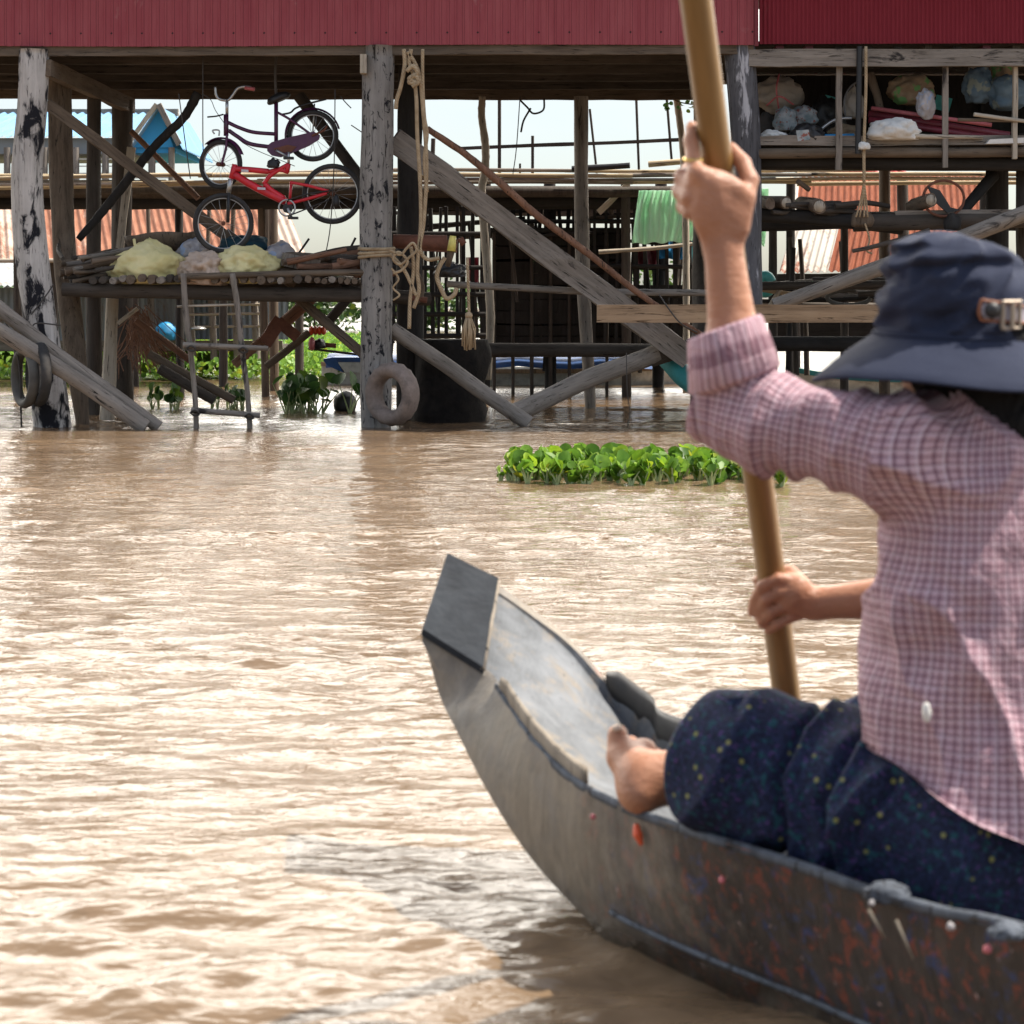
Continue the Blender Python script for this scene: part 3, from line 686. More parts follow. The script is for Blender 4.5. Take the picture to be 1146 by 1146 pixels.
# net hanging into the water
def netmass():
    V = []; F = []; nx, nz = 30, 34; t_ = []
    for j in range(nz+1):
        v = j/nz; y = 380+v*92
        xl = 462+3*math.sin(v*5); xr = 546+3*math.sin(v*7)-12*max(0, v-.6)
        for i in range(nx):
            a = 2*math.pi*i/nx; q = P((xl+xr)/2, y, 18.0); rr = PX((xr-xl)/2, 18)
            h = 1+.10*noise.noise(Vector((math.cos(a)*2.4, math.sin(a)*2.4, v*3)))+.05*noise.noise(Vector((math.cos(a)*7, math.sin(a)*7, v*6)))
            V.append(q+Vector((math.cos(a)*rr*h, math.sin(a)*.4*h, 0)))
    for j in range(nz):
        for i in range(nx): F.append((j*nx+i, (j+1)*nx+i, (j+1)*nx+(i+1) % nx, j*nx+(i+1) % nx))
    F.append(tuple(range(nx)))
    c = P(505, 470, 18.0); V = [Vector(v)-c for v in V]
    tag(ob('net_cage', V, F, M['net'], None, True, Matrix.Translation(c)), 'black mass of netting hanging into the water behind the hung tyre', 'net')
netmass()

# ================================================================== bicycles
def wheel(parent, c, r, yaw=0, tyre_r=.016, rim=True, nsp=18, name='wheel'):
    w = thing(name, None, None, tuple(c)); w.name = name; setp(w, parent)
    pts = lambda rad: [Vector((math.cos(2*math.pi*i/40)*rad, 0, math.sin(2*math.pi*i/40)*rad)) for i in range(41)]
    rot = Matrix.Rotation(yaw, 4, 'Z'); base = Matrix.Translation(c) @ rot
    def put(nm, V, F, mat): ob(nm, V, F, mat, w, True, base)
    V, F, U = tube_g(pts(r-tyre_r), tyre_r, 8, False); put('tyre', V, F, M['rubber'])
    V, F, U = tube_g(pts(r-tyre_r*2.1), .006 if rim else .004, 6, False); put('rim', V, F, M['steel'])
    parts = []
    for i in range(nsp):
        a = 2*math.pi*i/nsp; a2 = a+.5*(1 if i % 2 else -1)
        parts.append(tube_g([Vector((math.cos(a2)*.02, .02*(1 if i % 4 < 2 else -1), math.sin(a2)*.02)), Vector((math.cos(a)*(r-.03), 0, math.sin(a)*(r-.03)))], .0016, 4)[:2])
    put('spokes', *merge(parts), M['steel'])
    put('hub', *tube_g([Vector((0, -.045, 0)), Vector((0, 0, 0)), Vector((0, .045, 0))], .018, 10)[:2], M['rust_iron'])
    return w
YB = 17.45
def bt(parent, name, pts, rpx, mat, Y=YB, dy=0, ns=8):
    return tube(name, [P(a, b, Y+dy) for a, b in pts], PX(rpx, Y), M[mat], parent, ns=ns, n=6)
B1 = thing('city_bicycle', 'small dark purple bicycle with swept handlebars, hung above the red one', 'bicycle', tuple(P(305, 160, YB)))
bt(B1, 'frame', [(255, 137), (268, 143), (284, 148), (308, 150)], 2.1, 'purple')
bt(B1, 'frame_tube', [(256, 146), (266, 153), (280, 161), (306, 165)], 2.3, 'purple')
bt(B1, 'head_tube', [(253, 128), (253, 152)], 2.8, 'purple')
bt(B1, 'seat_tube', [(309, 112), (309, 168)], 2.3, 'purple')
bt(B1, 'chain_stay', [(309, 167), (350, 153)], 1.7, 'purple', dy=-.04)
bt(B1, 'seat_stay', [(311, 126), (325, 134), (349, 151)], 1.4, 'purple', dy=-.05)
bt(B1, 'handlebar', [(241, 97), (242, 106), (246, 111), (255, 112), (260, 107), (266, 99), (274, 97), (281, 98)], 1.6, 'steel')
bt(B1, 'grip', [(274, 98), (285, 100)], 2.2, 'pinkish')
bt(B1, 'stem', [(254, 111), (254, 128)], 1.8, 'steel')
bt(B1, 'brake_lever', [(232, 131), (242, 130), (250, 128)], .9, 'black')
for s in (-1, 1): bt(B1, 'fork_blade', [(254, 150), (253, 165), (248, 184)], 1.5, 'purple', dy=.045*s)
wheel(B1, P(247, 184, YB), PX(28, YB), R(-24), .02)
wheel(B1, P(350, 152, YB), PX(29, YB), 0, .019)
def fender(parent, c, r, a0, a1, w, mat, yaw=0, name='fender'):
    V = []; F = []; n = 20
    for lay in (0, 1):
        for i in range(n+1):
            a = R(a0+(a1-a0)*i/n)
            for k, (dy, dr) in enumerate(((-w, -.012), (-w*.5, 0), (w*.5, 0), (w, -.012))):
                q = r+dr-lay*.003; V.append((math.cos(a)*q, dy, math.sin(a)*q))
    for i in range(n):
        for k in range(3):
            f = (i*4+k, i*4+k+1, (i+1)*4+k+1, (i+1)*4+k); F.append(f); F.append(tuple(x+(n+1)*4 for x in f[::-1]))
    return ob(name, V, F, mat, parent, True, Matrix.Translation(c) @ Matrix.Rotation(yaw, 4, 'Z'))
fender(B1, P(350, 152, YB), PX(31.5, YB), 15, 195, .028, M['purple'])
fender(B1, P(247, 184, YB), PX(30.5, YB), 20, 130, .028, M['purple'], R(-24))
def prism(name, pts, Y, th, mat, parent, smooth=False, bev=0):
    """flat picture outline turned into a solid plate of its own depth"""
    n = len(pts); V = [P(a, b, Y-th/2) for a, b in pts]+[P(a, b, Y-th/2)+Vector((0, th, 0)) for a, b in pts]
    F = [tuple(range(n)), tuple(range(2*n-1, n-1, -1))]+[(i, n+i, n+(i+1) % n, (i+1) % n) for i in range(n)]
    c = V[0].copy(); V = [v-c for v in V]; o = ob(name, V, F, mat, parent, smooth, Matrix.Translation(c)); return o
prism('chain_guard', [(299, 163), (304, 159), (318, 155), (351, 147), (358, 151), (357, 156), (346, 163), (330, 170), (314, 176), (304, 174), (299, 169)], YB-.06, .03, M['purple'], B1)
prism('rust_plate', [(306, 166), (322, 162), (332, 164), (326, 170), (312, 171)], YB-.082, .006, M['rust_iron'], B1)
sd_ = lump('saddle', P(312, 110, YB), (PX(14, YB), .07, PX(6, YB)), M['black'], B1, amp=.08, rot=R(-22)); bt(B1, 'seat_post', [(309, 100), (309, 116)], 1.5, 'steel')
for s in (-1, 1): bt(B1, 'rack_rail', [(316, 128), (325, 126), (331, 121), (345, 116), (365, 111)], 1.1, 'black', dy=.05*s)
bt(B1, 'rack_strut', [(352, 116), (350, 150)], .8, 'steel', dy=.05)
bt(B1, 'kickstand', [(349, 152), (362, 146), (366, 141)], 1.2, 'rust_iron', dy=-.08)
bt(B1, 'crank', [(309, 168), (322, 176)], 1.5, 'steel', dy=-.09)
ob('pedal', *box_g(P(323, 177, YB-.13), (.08, .07, .02)), M['black'], B1)
bt(B1, 'light_bracket', [(240, 150), (238, 146), (245, 146), (245, 152)], .9, 'steel')

YR = 17.3
B2 = thing('red_bicycle', 'bright red mountain bicycle without a saddle, hung below the purple one', 'bicycle', tuple(P(310, 225, YR)))
bt(B2, 'head_tube', [(263, 184), (259, 200)], 3.4, 'bike_red', YR)
bt(B2, 'top_tube', [(263, 189), (280, 190), (301, 192)], 3.2, 'bike_red', YR)
bt(B2, 'down_tube', [(262, 195), (285, 209), (320, 226)], 4.3, 'bike_red', YR)
bt(B2, 'frame_tube', [(295, 206), (302, 197), (312, 190), (323, 184)], 2.5, 'bike_red', YR)
bt(B2, 'frame_tube', [(300, 192), (312, 190), (323, 193)], 2.2, 'bike_red', YR)
bt(B2, 'seat_tube', [(323, 183), (321, 193)], 2.8, 'bike_red', YR)
bt(B2, 'seat_post', [(323, 184), (323, 170)], 1.5, 'steel', YR)
bt(B2, 'shock_spring', [(296, 206), (305, 214), (318, 222)], 3.2, 'bike_red', YR)
for s in (-1, 1):
    bt(B2, 'seat_stay', [(325, 204), (346, 208), (368, 214)], 1.7, 'bike_red', YR, .05*s)
    bt(B2, 'chain_stay', [(322, 228), (346, 222), (366, 216)], 1.9, 'bike_red', YR, .05*s)
    bt(B2, 'fork_blade', [(256, 216), (255, 249)], 2.0, 'black', YR, .045*s)
bt(B2, 'frame_tube', [(326, 203), (324, 228)], 1.7, 'bike_red', YR)
bt(B2, 'fork_crown', [(258, 200), (256, 216)], 2.6, 'steel', YR)
wheel(B2, P(250, 250, YR), PX(34, YR), R(8), .02)
wheel(B2, P(372, 217, YR), PX(34, YR), 0, .02)
V, F, U = tube_g([Vector((math.cos(2*math.pi*i/28)*PX(9, YR), -.06, math.sin(2*math.pi*i/28)*PX(9, YR))) for i in range(29)], .008, 6, False)
ob('chain_ring', V, F, M['steel'], B2, True, Matrix.Translation(P(322, 233, YR)))
prism('chain_wheel', [(322+6*math.cos(a*.785), 233+6*math.sin(a*.785)) for a in range(8)], YR-.055, .006, M['black'], B2)
bt(B2, 'crank', [(322, 233), (326, 243)], 1.6, 'steel', YR, -.08); bt(B2, 'crank', [(322, 233), (317, 224)], 1.6, 'steel', YR, .08)
ob('pedal', *box_g(P(328, 244, YR-.12), (.08, .07, .02)), M['black'], B2)
bt(B2, 'chain', [(322, 224), (345, 217), (372, 213)], .8, 'black', YR, -.065); bt(B2, 'chain', [(322, 242), (345, 233), (368, 224)], .8, 'black', YR, -.065)
lump('derailleur', P(376, 226, YR-.07), (.03, .02, .06), M['black'], B2, sub=2); lump('shock_body', P(306, 184, YR), (.05, .05, .05), M['black'], B2, sub=3, amp=.4, freq=3)
for k, (x0, x1, yt) in enumerate(((270, 274, 191), (288, 293, 211))): prism('decal', [(x0, yt-1.6), (x1+4, yt-1), (x1+4, yt+1.6), (x0, yt+1)], YR-.045, .01, M['sign'], B2)
# cords carrying the bicycles and loose wires
def cord(pts, lab, Y=17.2, r=.0045, mat='dark_rope', grp='thin hanging cords'):
    o = tube('cord', [P(a[0], a[1], a[2] if len(a) > 2 else Y) for a in pts], r, M[mat], ns=5, n=5); tag(o, lab, 'cord', grp); return o
cord([(309, 60, 17.4), (308, 85, 17.4), (309, 112, 17.45)], 'thick dark cord holding up the purple bicycle at its saddle', r=.012)
cord([(227, 60), (227, 150), (228, 190)], 'thin cord hanging left of the purple front wheel')
cord([(375, 100), (374, 180), (370, 250), (364, 287)], 'thin cord through the red rear wheel down to the firewood')
cord([(200, 105), (206, 150), (213, 200)], 'cord slanting from the beam past the blue gable')
cord([(381, 108), (388, 116), (393, 121)], 'short wire end hanging left of the spotted post top')
cord([(393, 140), (402, 146), (408, 150)], 'short wire beside the spotted post above the wheels')
cord([(226, 105), (236, 112), (244, 128), (272, 160), (330, 186)], 'fine wire sagging across the purple frame', r=.003)
cord([(582, 108, 19), (578, 165, 19), (574, 195, 19)], 'cord slanting in the gap right of the crooked post')
cord([(582, 112, 18.9), (590, 120, 18.9), (597, 127, 18.9), (608, 123, 18.9), (609, 110, 18.9)], 'dark cord sagging in a loop against the sky', r=.009)
cord([(594, 121, 18.9), (586, 135, 18.9), (583, 148, 18.9)], 'knotted cord tail dangling against the sky', r=.009)
for k, (x, y) in enumerate(((396, 330), (700, 428))): pass
cord([(701, 395, 17), (702, 440, 17), (705, 460, 17), (702, 478, 17)], 'thin line dropping to the water below the long grey brace', r=.004)
cord([(738, 330, 16.6), (748, 345, 16.55), (762, 362, 16.55), (780, 372, 16.6)], 'dark wire crossing the sawn plank', r=.006)
cord([(0, 345, 16.9), (20, 400, 16.8), (24, 478, 16.8)], 'dark cord trailing to the water at the far left', r=.008)
# ================================================================== the house on the right (deep red) with its open store
H2 = thing('stilt_house', 'deep red ribbed house on the right over an open shelf of belongings', 'house', (4.2, 18.5, 0))
x0, x1 = xR+.025, 6.4
corrugated('wall', (x0, 17.06, 3.045), (x1, 17.06, 3.06), (x0, 17.06, 3.8), M['dark_red_tin'], H2, pitch=.034, amp=.006)
corrugated('wall', (x1, 17.06, 3.05), (x1, 20.3, 3.05), (x1, 17.06, 3.8), M['dark_red_tin'], H2, pitch=.034, amp=.006)
corrugated('roof', (x0-.02, 16.8, 3.8), (x1+.3, 16.8, 3.8), (x0-.02, 18.7, 4.25), M['grey_tin'], H2)
corrugated('roof', (x0-.02, 20.6, 3.8), (x1+.3, 20.6, 3.8), (x0-.02, 18.7, 4.25), M['grey_tin'], H2)
parts = []; y = 17.12
while y < 20.2:
    parts.append(box_g(((x0+x1)/2, y+.08, 3.06), (x1-x0, .15, .03))); y += .165
ob('floor', *merge(parts), M['dark_wood'], H2)
for k in range(9): ob('joist_end', *box_g(P(872+k*33, 51, 17.2)+Vector((0, .2, .0)), (.06, .5, .06)), M[random.choice(['brown_wood', 'maroon', 'dark_wood'])], H2)
board('front_beam', P(838, 65, 17.05), P(1190, 65, 17.05), PX(19, 17), .06, M['grey_wood'], H2)
for x, w, yb, m in ((939, 3.6, 190, 'grey_wood'), (1058, 3.4, 188, 'grey_wood'), (1136, 3, 178, 'pale_wood')):
    board('upright', P(x, 74, 17.12), P(x-.5, yb, 17.12), PX(w*1.8, 17), .04, M[m], H2, up=(1, 0, 0))
pp('upright', (962, 52, 17.0), (960, 172, 17.0), 3.4, 3.4, M['black'], H2)
# dark boarded back of the store
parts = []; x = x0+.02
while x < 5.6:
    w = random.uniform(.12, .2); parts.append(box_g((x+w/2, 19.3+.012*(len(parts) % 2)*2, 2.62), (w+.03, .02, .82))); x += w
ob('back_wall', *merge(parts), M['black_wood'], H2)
board('shelf_beam', P(843, 158, 17.2), P(1190, 158, 17.25), PX(11, 17), .12, M['grey_wood'], H2, rough=.008)
pp('shelf_log', (843, 172, 17.15), (1190, 170, 17.2), 6, 6, M['brown_wood'], H2, bend=.006)
pp('shelf_log', (843, 181, 17.3), (1190, 183, 17.3), 8, 9, M['black_wood'], H2, bend=.01)
parts = []; y = 17.3
while y < 19.25:
    parts.append(tube_g([Vector((x0, y, 2.22)), Vector(((x0+5.8)/2, y, 2.21)), Vector((5.8, y, 2.22))], .045, 8)[:2]); y += .12
ob('shelf_deck', *merge(parts), M['dark_wood'], H2, True)
for (x, Y, r, m) in ((1116, 18.2, 12, 'black_wood'), (1150, 17.6, 13, 'dark_wood'), (1180, 19.9, 12, 'dark_wood'), (990, 20.2, 7, 'brown_wood')):
    a = P(x, 150, Y); pole('stilt', a, (a.x, a.y, -.5), PX(r, Y), PX(r, Y), M[m], H2)
# second, lower log shelf
pp('lower_shelf_log', (843, 240, 17.3), (1010, 254, 17.35), 8, 9, M['black_wood'], H2, bend=.01)
pp('lower_shelf_log', (955, 250, 17.3), (1190, 246, 17.3), 9, 9, M['dark_wood'], H2, bend=.012)
pp('lower_shelf_log', (843, 250, 18.6), (1190, 250, 18.6), 9, 9, M['black_wood'], H2, bend=.01)
board('lower_shelf_plank', P(1000, 240, 17.35), P(1160, 238, 17.35), PX(7, 17), .2, M['grey_wood'], H2)
pp('under_beam', (840, 385, 18.8), (1190, 385, 18.8), 9, 9, M['black_wood'], H2)
pp('under_beam', (840, 320, 18.8), (1190, 316, 18.8), 5, 5, M['dark_wood'], H2)
for x, Y in ((865, 19.5), (945, 19.6)):
    a = P(x, 240, Y); pole('thin_stilt', a, (a.x, a.y, -.4), .035, .04, M['dark_wood'], H2)
lump('rope_lashing', P(965, 247, 17.1), (.09, .09, .085), M['brown_wood'], H2, amp=.2, sub=3)
lump('rope_lashing', P(1066, 251, 17.1), (.07, .08, .09), M['black_wood'], H2, amp=.2, sub=3)
# rope swing
RS = thing('rope_sling', 'pale double rope hanging from the right house and tied round the lower log shelf', 'rope', tuple(P(966, 52, 17.0)))
tube('rope', [P(969, 52, 16.98), P(969, 100, 16.98), P(967, 160, 16.98), P(967, 205, 16.98)], .013, M['rope'], RS, ns=6)
for a in (-8, -4, 1, 5): tube('strand', [P(967, 203, 16.98), P(967+a*.5, 225, 17.0), P(966+a, 243, 17.0)], .008, M['rope'], RS, ns=6)
lump('knot', P(967, 164, 16.96), (.045, .04, .04), M['white_cloth'], RS, sub=3, amp=.3)
tube('loose_end', [P(968, 250, 17), P(973, 268, 17), P(970, 280, 17), P(976, 284, 17)], .008, M['rope'], RS, ns=6)
tag(pp('thin_branch', (954, 281, 16.9), (1040, 258, 17.0), 2, 3, M['dark_wood'], bend=.02), 'thin dark branch pointing left below the lower log shelf', 'branch')
# things on the shelf (the shelf top stands at the height of y=152)
def on(name, x0, x1, y0, y1, Y, mat, lab, cat, **k):
    k.setdefault('amp', .26); k.setdefault('freq', 2.1); k.setdefault('ridge', .10); k.setdefault('seed', random.uniform(0, 90)); d = k.pop('depth', PX((x1-x0)/2, Y)*.8)
    return sack(name, x0, x1, y0, y1, Y, M[mat], lab, cat, depth=d, **k)
o = on('round_bale', 845, 898, 86, 128, 17.9, 'bale', 'round dirty white bale tied with red cord at the left end of the shelf', 'bale', flat=.95, ridge=.03)
tube('red_cord', [P(872, 83, 17.6), P(869, 100, 17.5), P(872, 125, 17.6)], .008, M['pinkish'], o, ns=5); tube('red_cord', [P(858, 118, 17.58), P(872, 108, 17.48), P(888, 117, 17.58)], .008, M['pinkish'], o, ns=5)
on('bundle', 866, 892, 122, 148, 17.5, 'printed', 'printed patterned cloth bundle just below the round bale', 'bundle', ridge=.1)
on('bundle', 885, 915, 120, 141, 17.6, 'printed', 'blue white striped cloth bundle right of the patterned one', 'bundle', ridge=.12)
on('black_bag', 884, 922, 140, 161, 17.25, 'black', 'black bag with a pale blue printed face on the shelf edge', 'bag')
prism('printed_face', [(891, 146), (905, 145), (907, 156), (893, 158)], 17.02, .01, M['printed'], bpy.data.objects['black_bag'])
o = on('folded_sheet', 848, 882, 147, 158, 17.3, 'white_cloth', 'pale crumpled sheet folded at the left shelf end', 'sheet', amp=.4)
on('dark_bag', 905, 945, 112, 152, 17.9, 'black', 'dull black sack in the shadow behind the hoop', 'bag')
on('dark_heap', 845, 870, 128, 152, 17.7, 'dark_rope', 'dark brown heap at the shelf end below the round bale', 'heap')
on('woven_bag', 944, 968, 104, 134, 17.6, 'bale', 'small pale bag beside the dark pipe', 'bag', top=.3)
on('brown_sack', 994, 1044, 84, 118, 17.6, 'brown_sack', 'large brown sack with a green top in the middle of the shelf', 'sack', flat=.9)
on('plastic_bag', 1026, 1046, 100, 134, 17.2, 'grey_sack', 'drooping pale blue plastic bag hanging from the brown sack', 'bag', flat=1.0, ridge=.15)
on('white_bundle', 972, 1028, 134, 158, 17.15, 'white_cloth', 'white scalloped cloth bundle on the shelf edge', 'bundle', ridge=.22, amp=.22)
on('blue_bale', 1078, 1112, 76, 116, 17.5, 'bluegrey', 'grey blue stuffed sack, left of the pair at the right edge', 'sack', flat=.9)
on('blue_bale', 1106, 1150, 84, 124, 17.45, 'bluegrey', 'blue tarpaulin sack, right of the pair at the right edge', 'sack', flat=.9)
on('round_basket', 1108, 1136, 62, 98, 17.8, 'brown_sack', 'brown woven bag above the blue tarpaulin sack', 'bag', flat=.95)
on('grey_sack', 1085, 1112, 66, 88, 17.9, 'bale', 'small dull bag above the grey blue sack', 'bag')
on('yellow_bag', 928, 962, 140, 154, 17.6, 'brown_sack', 'small tan bag lying inside the hoop', 'bag')
o = tube('hoop', [P(912, 155, 17.4), P(920, 144, 17.4), P(935, 134, 17.4), (P(953, 132, 17.4))], .014, M['steel']); tag(o, 'curved pale hoop arched over the tan bag', 'hoop')
o = tube('hoop', [P(946, 130, 17.5), (P(945, 112, 17.5)), P(951, 98, 17.5), P(962, 90, 17.5)], .008, M['wire']); tag(o, 'thin wire arch left of the dark pipe', 'hoop')
for i, (a, b, m, l, r) in enumerate((((972, 127), (1130, 152), 'maroon', 'upper of three maroon pipes lying on the shelf', 4.5), ((972, 134), (1124, 157), 'maroon', 'lower front maroon pipe of the three on the shelf', 4), ((975, 121), (1110, 140), 'pinkish', 'thinner pinkish maroon pipe, rearmost of the three on the shelf', 2.5))):
    tag(cyl('plastic_pipe', P(a[0], a[1], 17.5-.04*i), P(b[0], b[1], 17.3-.04*i), PX(r, 17), PX(r, 17), M[m], None), l, 'pipe', 'maroon pipes on the shelf')
tag(cyl('plastic_pipe', P(904, 153, 17.3), P(956, 152, 17.3), PX(2.6, 17), PX(2.6, 17), M['cyan'], None), 'bright blue thin pipe on the shelf left of the dark upright', 'pipe')
tag(pp('stick', (1072, 134, 17.1), (1146, 135, 17.1), 2, 2, M['brown_wood']), 'long level stick under the blue sacks', 'stick')
tag(pp('stick', (1090, 128, 17.05), (1150, 136, 17.1), 2.2, 2, M['pale_wood']), 'pale stick crossing the level stick under the blue sacks', 'stick')
tag(pp('stick', (1000, 152, 17.1), (1100, 154, 17.15), 3, 2, M['pale_wood'], bend=.02), 'pale bent stick lying on the shelf edge', 'stick')
tag(pp('branch', (973, 82, 17.6), (985, 122, 17.6), 5, 4, M['brown_wood'], bend=.05), 'curved brown branch standing left of the brown sack', 'branch')
for (a, b, c, d, l) in ((922, 938, 108, 118, 'left aqua plastic scrap behind the left upright'), (1046, 1064, 108, 124, 'right aqua plastic scrap behind the middle upright')):
    o = ob('plastic_scrap', *box_g(P((a+b)/2, (c+d)/2, 18.2), (PX(b-a, 18), .03, PX(d-c, 18)), Matrix.Rotation(R(15), 3, 'Y')), M['aqua']); tag(o, l, 'plastic')
prism('paper_stack', [(1108, 156), (1146, 154), (1146, 160), (1104, 161)], 17.2, .2, M['white_cloth'], None); tag(bpy.data.objects['paper_stack'], 'flat white folded sheet at the right end of the shelf', 'sheet')
# logs on the lower shelf
for (a, b, r, l) in (((880, 227, 17.2), (846, 226, 17.8), 7, 'firewood log with pale cut end at the left of the lower shelf'), ((917, 231, 17.1), (896, 228, 17.8), 8, 'firewood log with bright round cut end in the middle of the lower shelf'), ((1042, 224, 17.1), (1020, 232, 17.6), 7.5, 'thick firewood log with pale cut end left of the iron hoop'), ((905, 212, 17.4), (893, 203, 17.3), 3, 'short bent stub sticking up on the lower shelf'), ((862, 228, 17.15), (848, 227, 17.7), 6, 'dark log at the very left end of the lower shelf')):
    o = pp('firewood_log', a, b, r, r, M['log_end'], rough=.12); tag(o, l, 'log')
    if r > 6.5:
        d = (P(*a)-P(*b)).normalized(); c = P(*a)
        cyl('cut_end', c, c+d*.006, PX(r*.82, 17), PX(r*.82, 17), M['pale_wood'], o)
for i in range(9):
    a = P(random.uniform(850, 950), random.uniform(229, 240), 17.2); o = pole('firewood_stick', a, a+Vector((random.uniform(.2, .5), .2, random.uniform(-.03, .05))), .02, .015, M['dark_wood'], bend=.05, rough=.2)
    tag(o, 'dark firewood stick heaped on the lower log shelf', 'firewood', 'sticks on the lower shelf')
IH = thing('iron_hoop', 'thin iron hoop with a bent dark blade standing on the lower shelf', 'hoop', tuple(P(1056, 235, 17.2)))
tube('ring', [P(1056+23*math.cos(a*.35), 222+20*math.sin(a*.35), 17.2) for a in range(19)], .011, M['rust_iron'], IH, n=2)
prism('blade', [(1038, 208), (1052, 213), (1064, 232), (1076, 235), (1060, 238), (1047, 226)], 17.2, .03, M['black'], IH)
tag(pp('leaning_post', (1076, 238, 17.4), (1112, 196, 17.6), 6, 7, M['black_wood']), 'black post leaning right from the iron hoop', 'post')

# ================================================================== rusty sheets leaning as a roof behind
RR = thing('lean_to', 'sloping lean-to roof of rusty and whitish corrugated sheets at the right', 'roof', tuple(P(980, 260, 24.5)))
corrugated('roof_sheet', P(872, 305, 24.0), P(1112, 300, 24.0), P(905, 247, 24.0)+Vector((0, 1.2, .06)), M['rust_tin'], RR, pitch=.076, amp=.014, jag=.01)
corrugated('roof_sheet', P(880, 246, 25.4), P(1122, 242, 25.4), P(884, 198, 26.6), M['rust_tin'], RR, pitch=.076, amp=.012)
for x in (890, 1000, 1104):
    a = P(x, 306, 24.3); pole('post', a, (a.x, a.y, -.4), .05, .06, M['dark_wood'], RR)
board('eave_beam', P(866, 313, 24.1), P(1115, 309, 24.1), .12, .08, M['black_wood'], RR)
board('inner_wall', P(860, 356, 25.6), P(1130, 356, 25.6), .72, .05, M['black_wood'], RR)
# red and blue plastics lying on the walkway
for (a, b, c, d, m, l) in ((918, 985, 186, 197, 'red_plastic', 'bright red plastic sheet folded on the walkway behind the rope sling'), (985, 1012, 188, 198, 'red_plastic', 'small bright red cloth right of the rope sling'), (850, 884, 184, 193, 'blue_paint', 'deep blue plastic sheet on the walkway near the arm'), (890, 914, 186, 196, 'aqua', 'teal plastic sheet on the walkway near the arm')):
    o = sack('plastic_sheet', a, b, c, d, 23.0, M[m], l, 'plastic', depth=.3, amp=.2, seed=a)
# small junk under the lean-to
for (a, b, r, m, l) in (((846, 323, 19), (905, 331, 19), 2.6, 'rope', 'tan bent stick lying low right of the raised arm'), ((860, 345, 19), (875, 320, 19), 2.5, 'pale_wood', 'short pale stick standing low right of the raised arm'), ((905, 318, 19.3), (990, 320, 19.3), 2.6, 'grey_wood', 'grey pole under the lean-to, upper'), ((920, 330, 19.2), (985, 335, 19.2), 3, 'grey_wood', 'grey pole under the lean-to, lower'), ((846, 258, 19), (905, 255, 19), 1.3, 'pale_wood', 'thin pale rod level below the lower shelf end')):
    tag(pp('low_stick', a, b, r, r, M[m], bend=.02), l, 'stick')
for (x, y, r, l) in ((950, 345, 24, 'grey hose loop lying under the heavy log'),):
    o = tube('hose', [P(x+r*math.cos(a*.42), y-12+r*.35*math.sin(a*.42), 19.0) for a in range(13)], .02, M['old_rubber'], n=3); tag(o, l, 'hose')
o = tube('reel', [P(856+7*math.cos(a*.5), 318+9*math.sin(a*.5), 19.2) for a in range(13)], .05, M['aqua'], n=3); tag(o, 'greenish worn reel under the lower shelf near the arm', 'reel')

# ================================================================== bamboo walkway beyond
WK = thing('bamboo_walkway', 'long raised walkway of bamboo poles running across behind the houses', 'walkway', tuple(P(560, 230, 23)))
for i, (y, r, Y) in enumerate(((191, 2.2, 22.1), (196, 2.6, 22.0), (200.5, 2.0, 22.0), (205, 2.4, 22.05))):
    xx = [-80, 230, 480, 700, 900, 1190] if i % 2 else [-80, 120, 400, 640, 860, 1190]
    for k in range(5):
        x_ = xx[k]; pp('edge_pole', (x_-8, y+random.uniform(-1, 1)+(6 if x_ < 200 else 0), Y), (xx[k+1]+8, y+random.uniform(-1, 1)+(6 if xx[k+1] < 200 else 0), Y-.03), r, r*.85, M[random.choice(['bamboo', 'pale_wood', 'bamboo', 'grey_wood'])], WK, bend=.004)
parts = []
y = 22.15
while y < 27.6:
    wide = y < 23.0; xa, xb = (-6.5, 2.5) if wide else (-1.1, 2.4)
    parts.append(tube_g([Vector((xa, y, 2.15)), Vector((xa*.4, y, 2.14+random.uniform(-.02, .02))), Vector((xb*.4, y, 2.14+random.uniform(-.02, .02))), Vector((xb, y, 2.15))], random.uniform(.04, .06), 7)[:2]); y += .13
ob('deck', *merge(parts), M['dark_wood'], WK, True)
for Y in (22.6,): pp('bearer', (-90, 337-(1.05)*2400/Y, Y), (850, 337-(1.05)*2400/Y, Y), 8, 8, M['black_wood'], WK)
for i, (x, Y, r) in enumerate(((20, 22.4, 5), (200, 23, 5), (292, 22.6, 4), (305, 24, 5), (430, 22.6, 6), (545, 22.2, 4), (615, 24, 6), (700, 22.4, 5), (740, 25, 6), (885, 22.3, 5), (1010, 23, 6), (1105, 22.5, 8))):
    a = P(x, 200, Y); pole('post', a, (a.x+random.uniform(-.06, .06), a.y, -.5), PX(r, Y), PX(r, Y), M[random.choice(['dark_wood', 'brown_wood', 'black_wood'])], WK)
# rail standing on the walkway, against the sky
board('hand_rail', P(515, 166, 22.6), P(775, 156, 22.6), .035, .03, M['dark_wood'], WK)
for (x, y0, y1, r, b) in ((559, 110, 192, 2, 0), (596, 152, 192, 1.8, 0), (582, 183, 192, 1.2, 0), (712, 110, 184, 1.6, 3), (660, 122, 188, 1.4, 8), (746, 108, 178, 1.4, 6), (485, 155, 178, 2.2, -1), (498, 182, 194, 1.6, 0)):
    pp('rail_post', (x, y0, 22.6), (x+b, y1+6, 22.6), r, r, M['dark_wood'], WK)
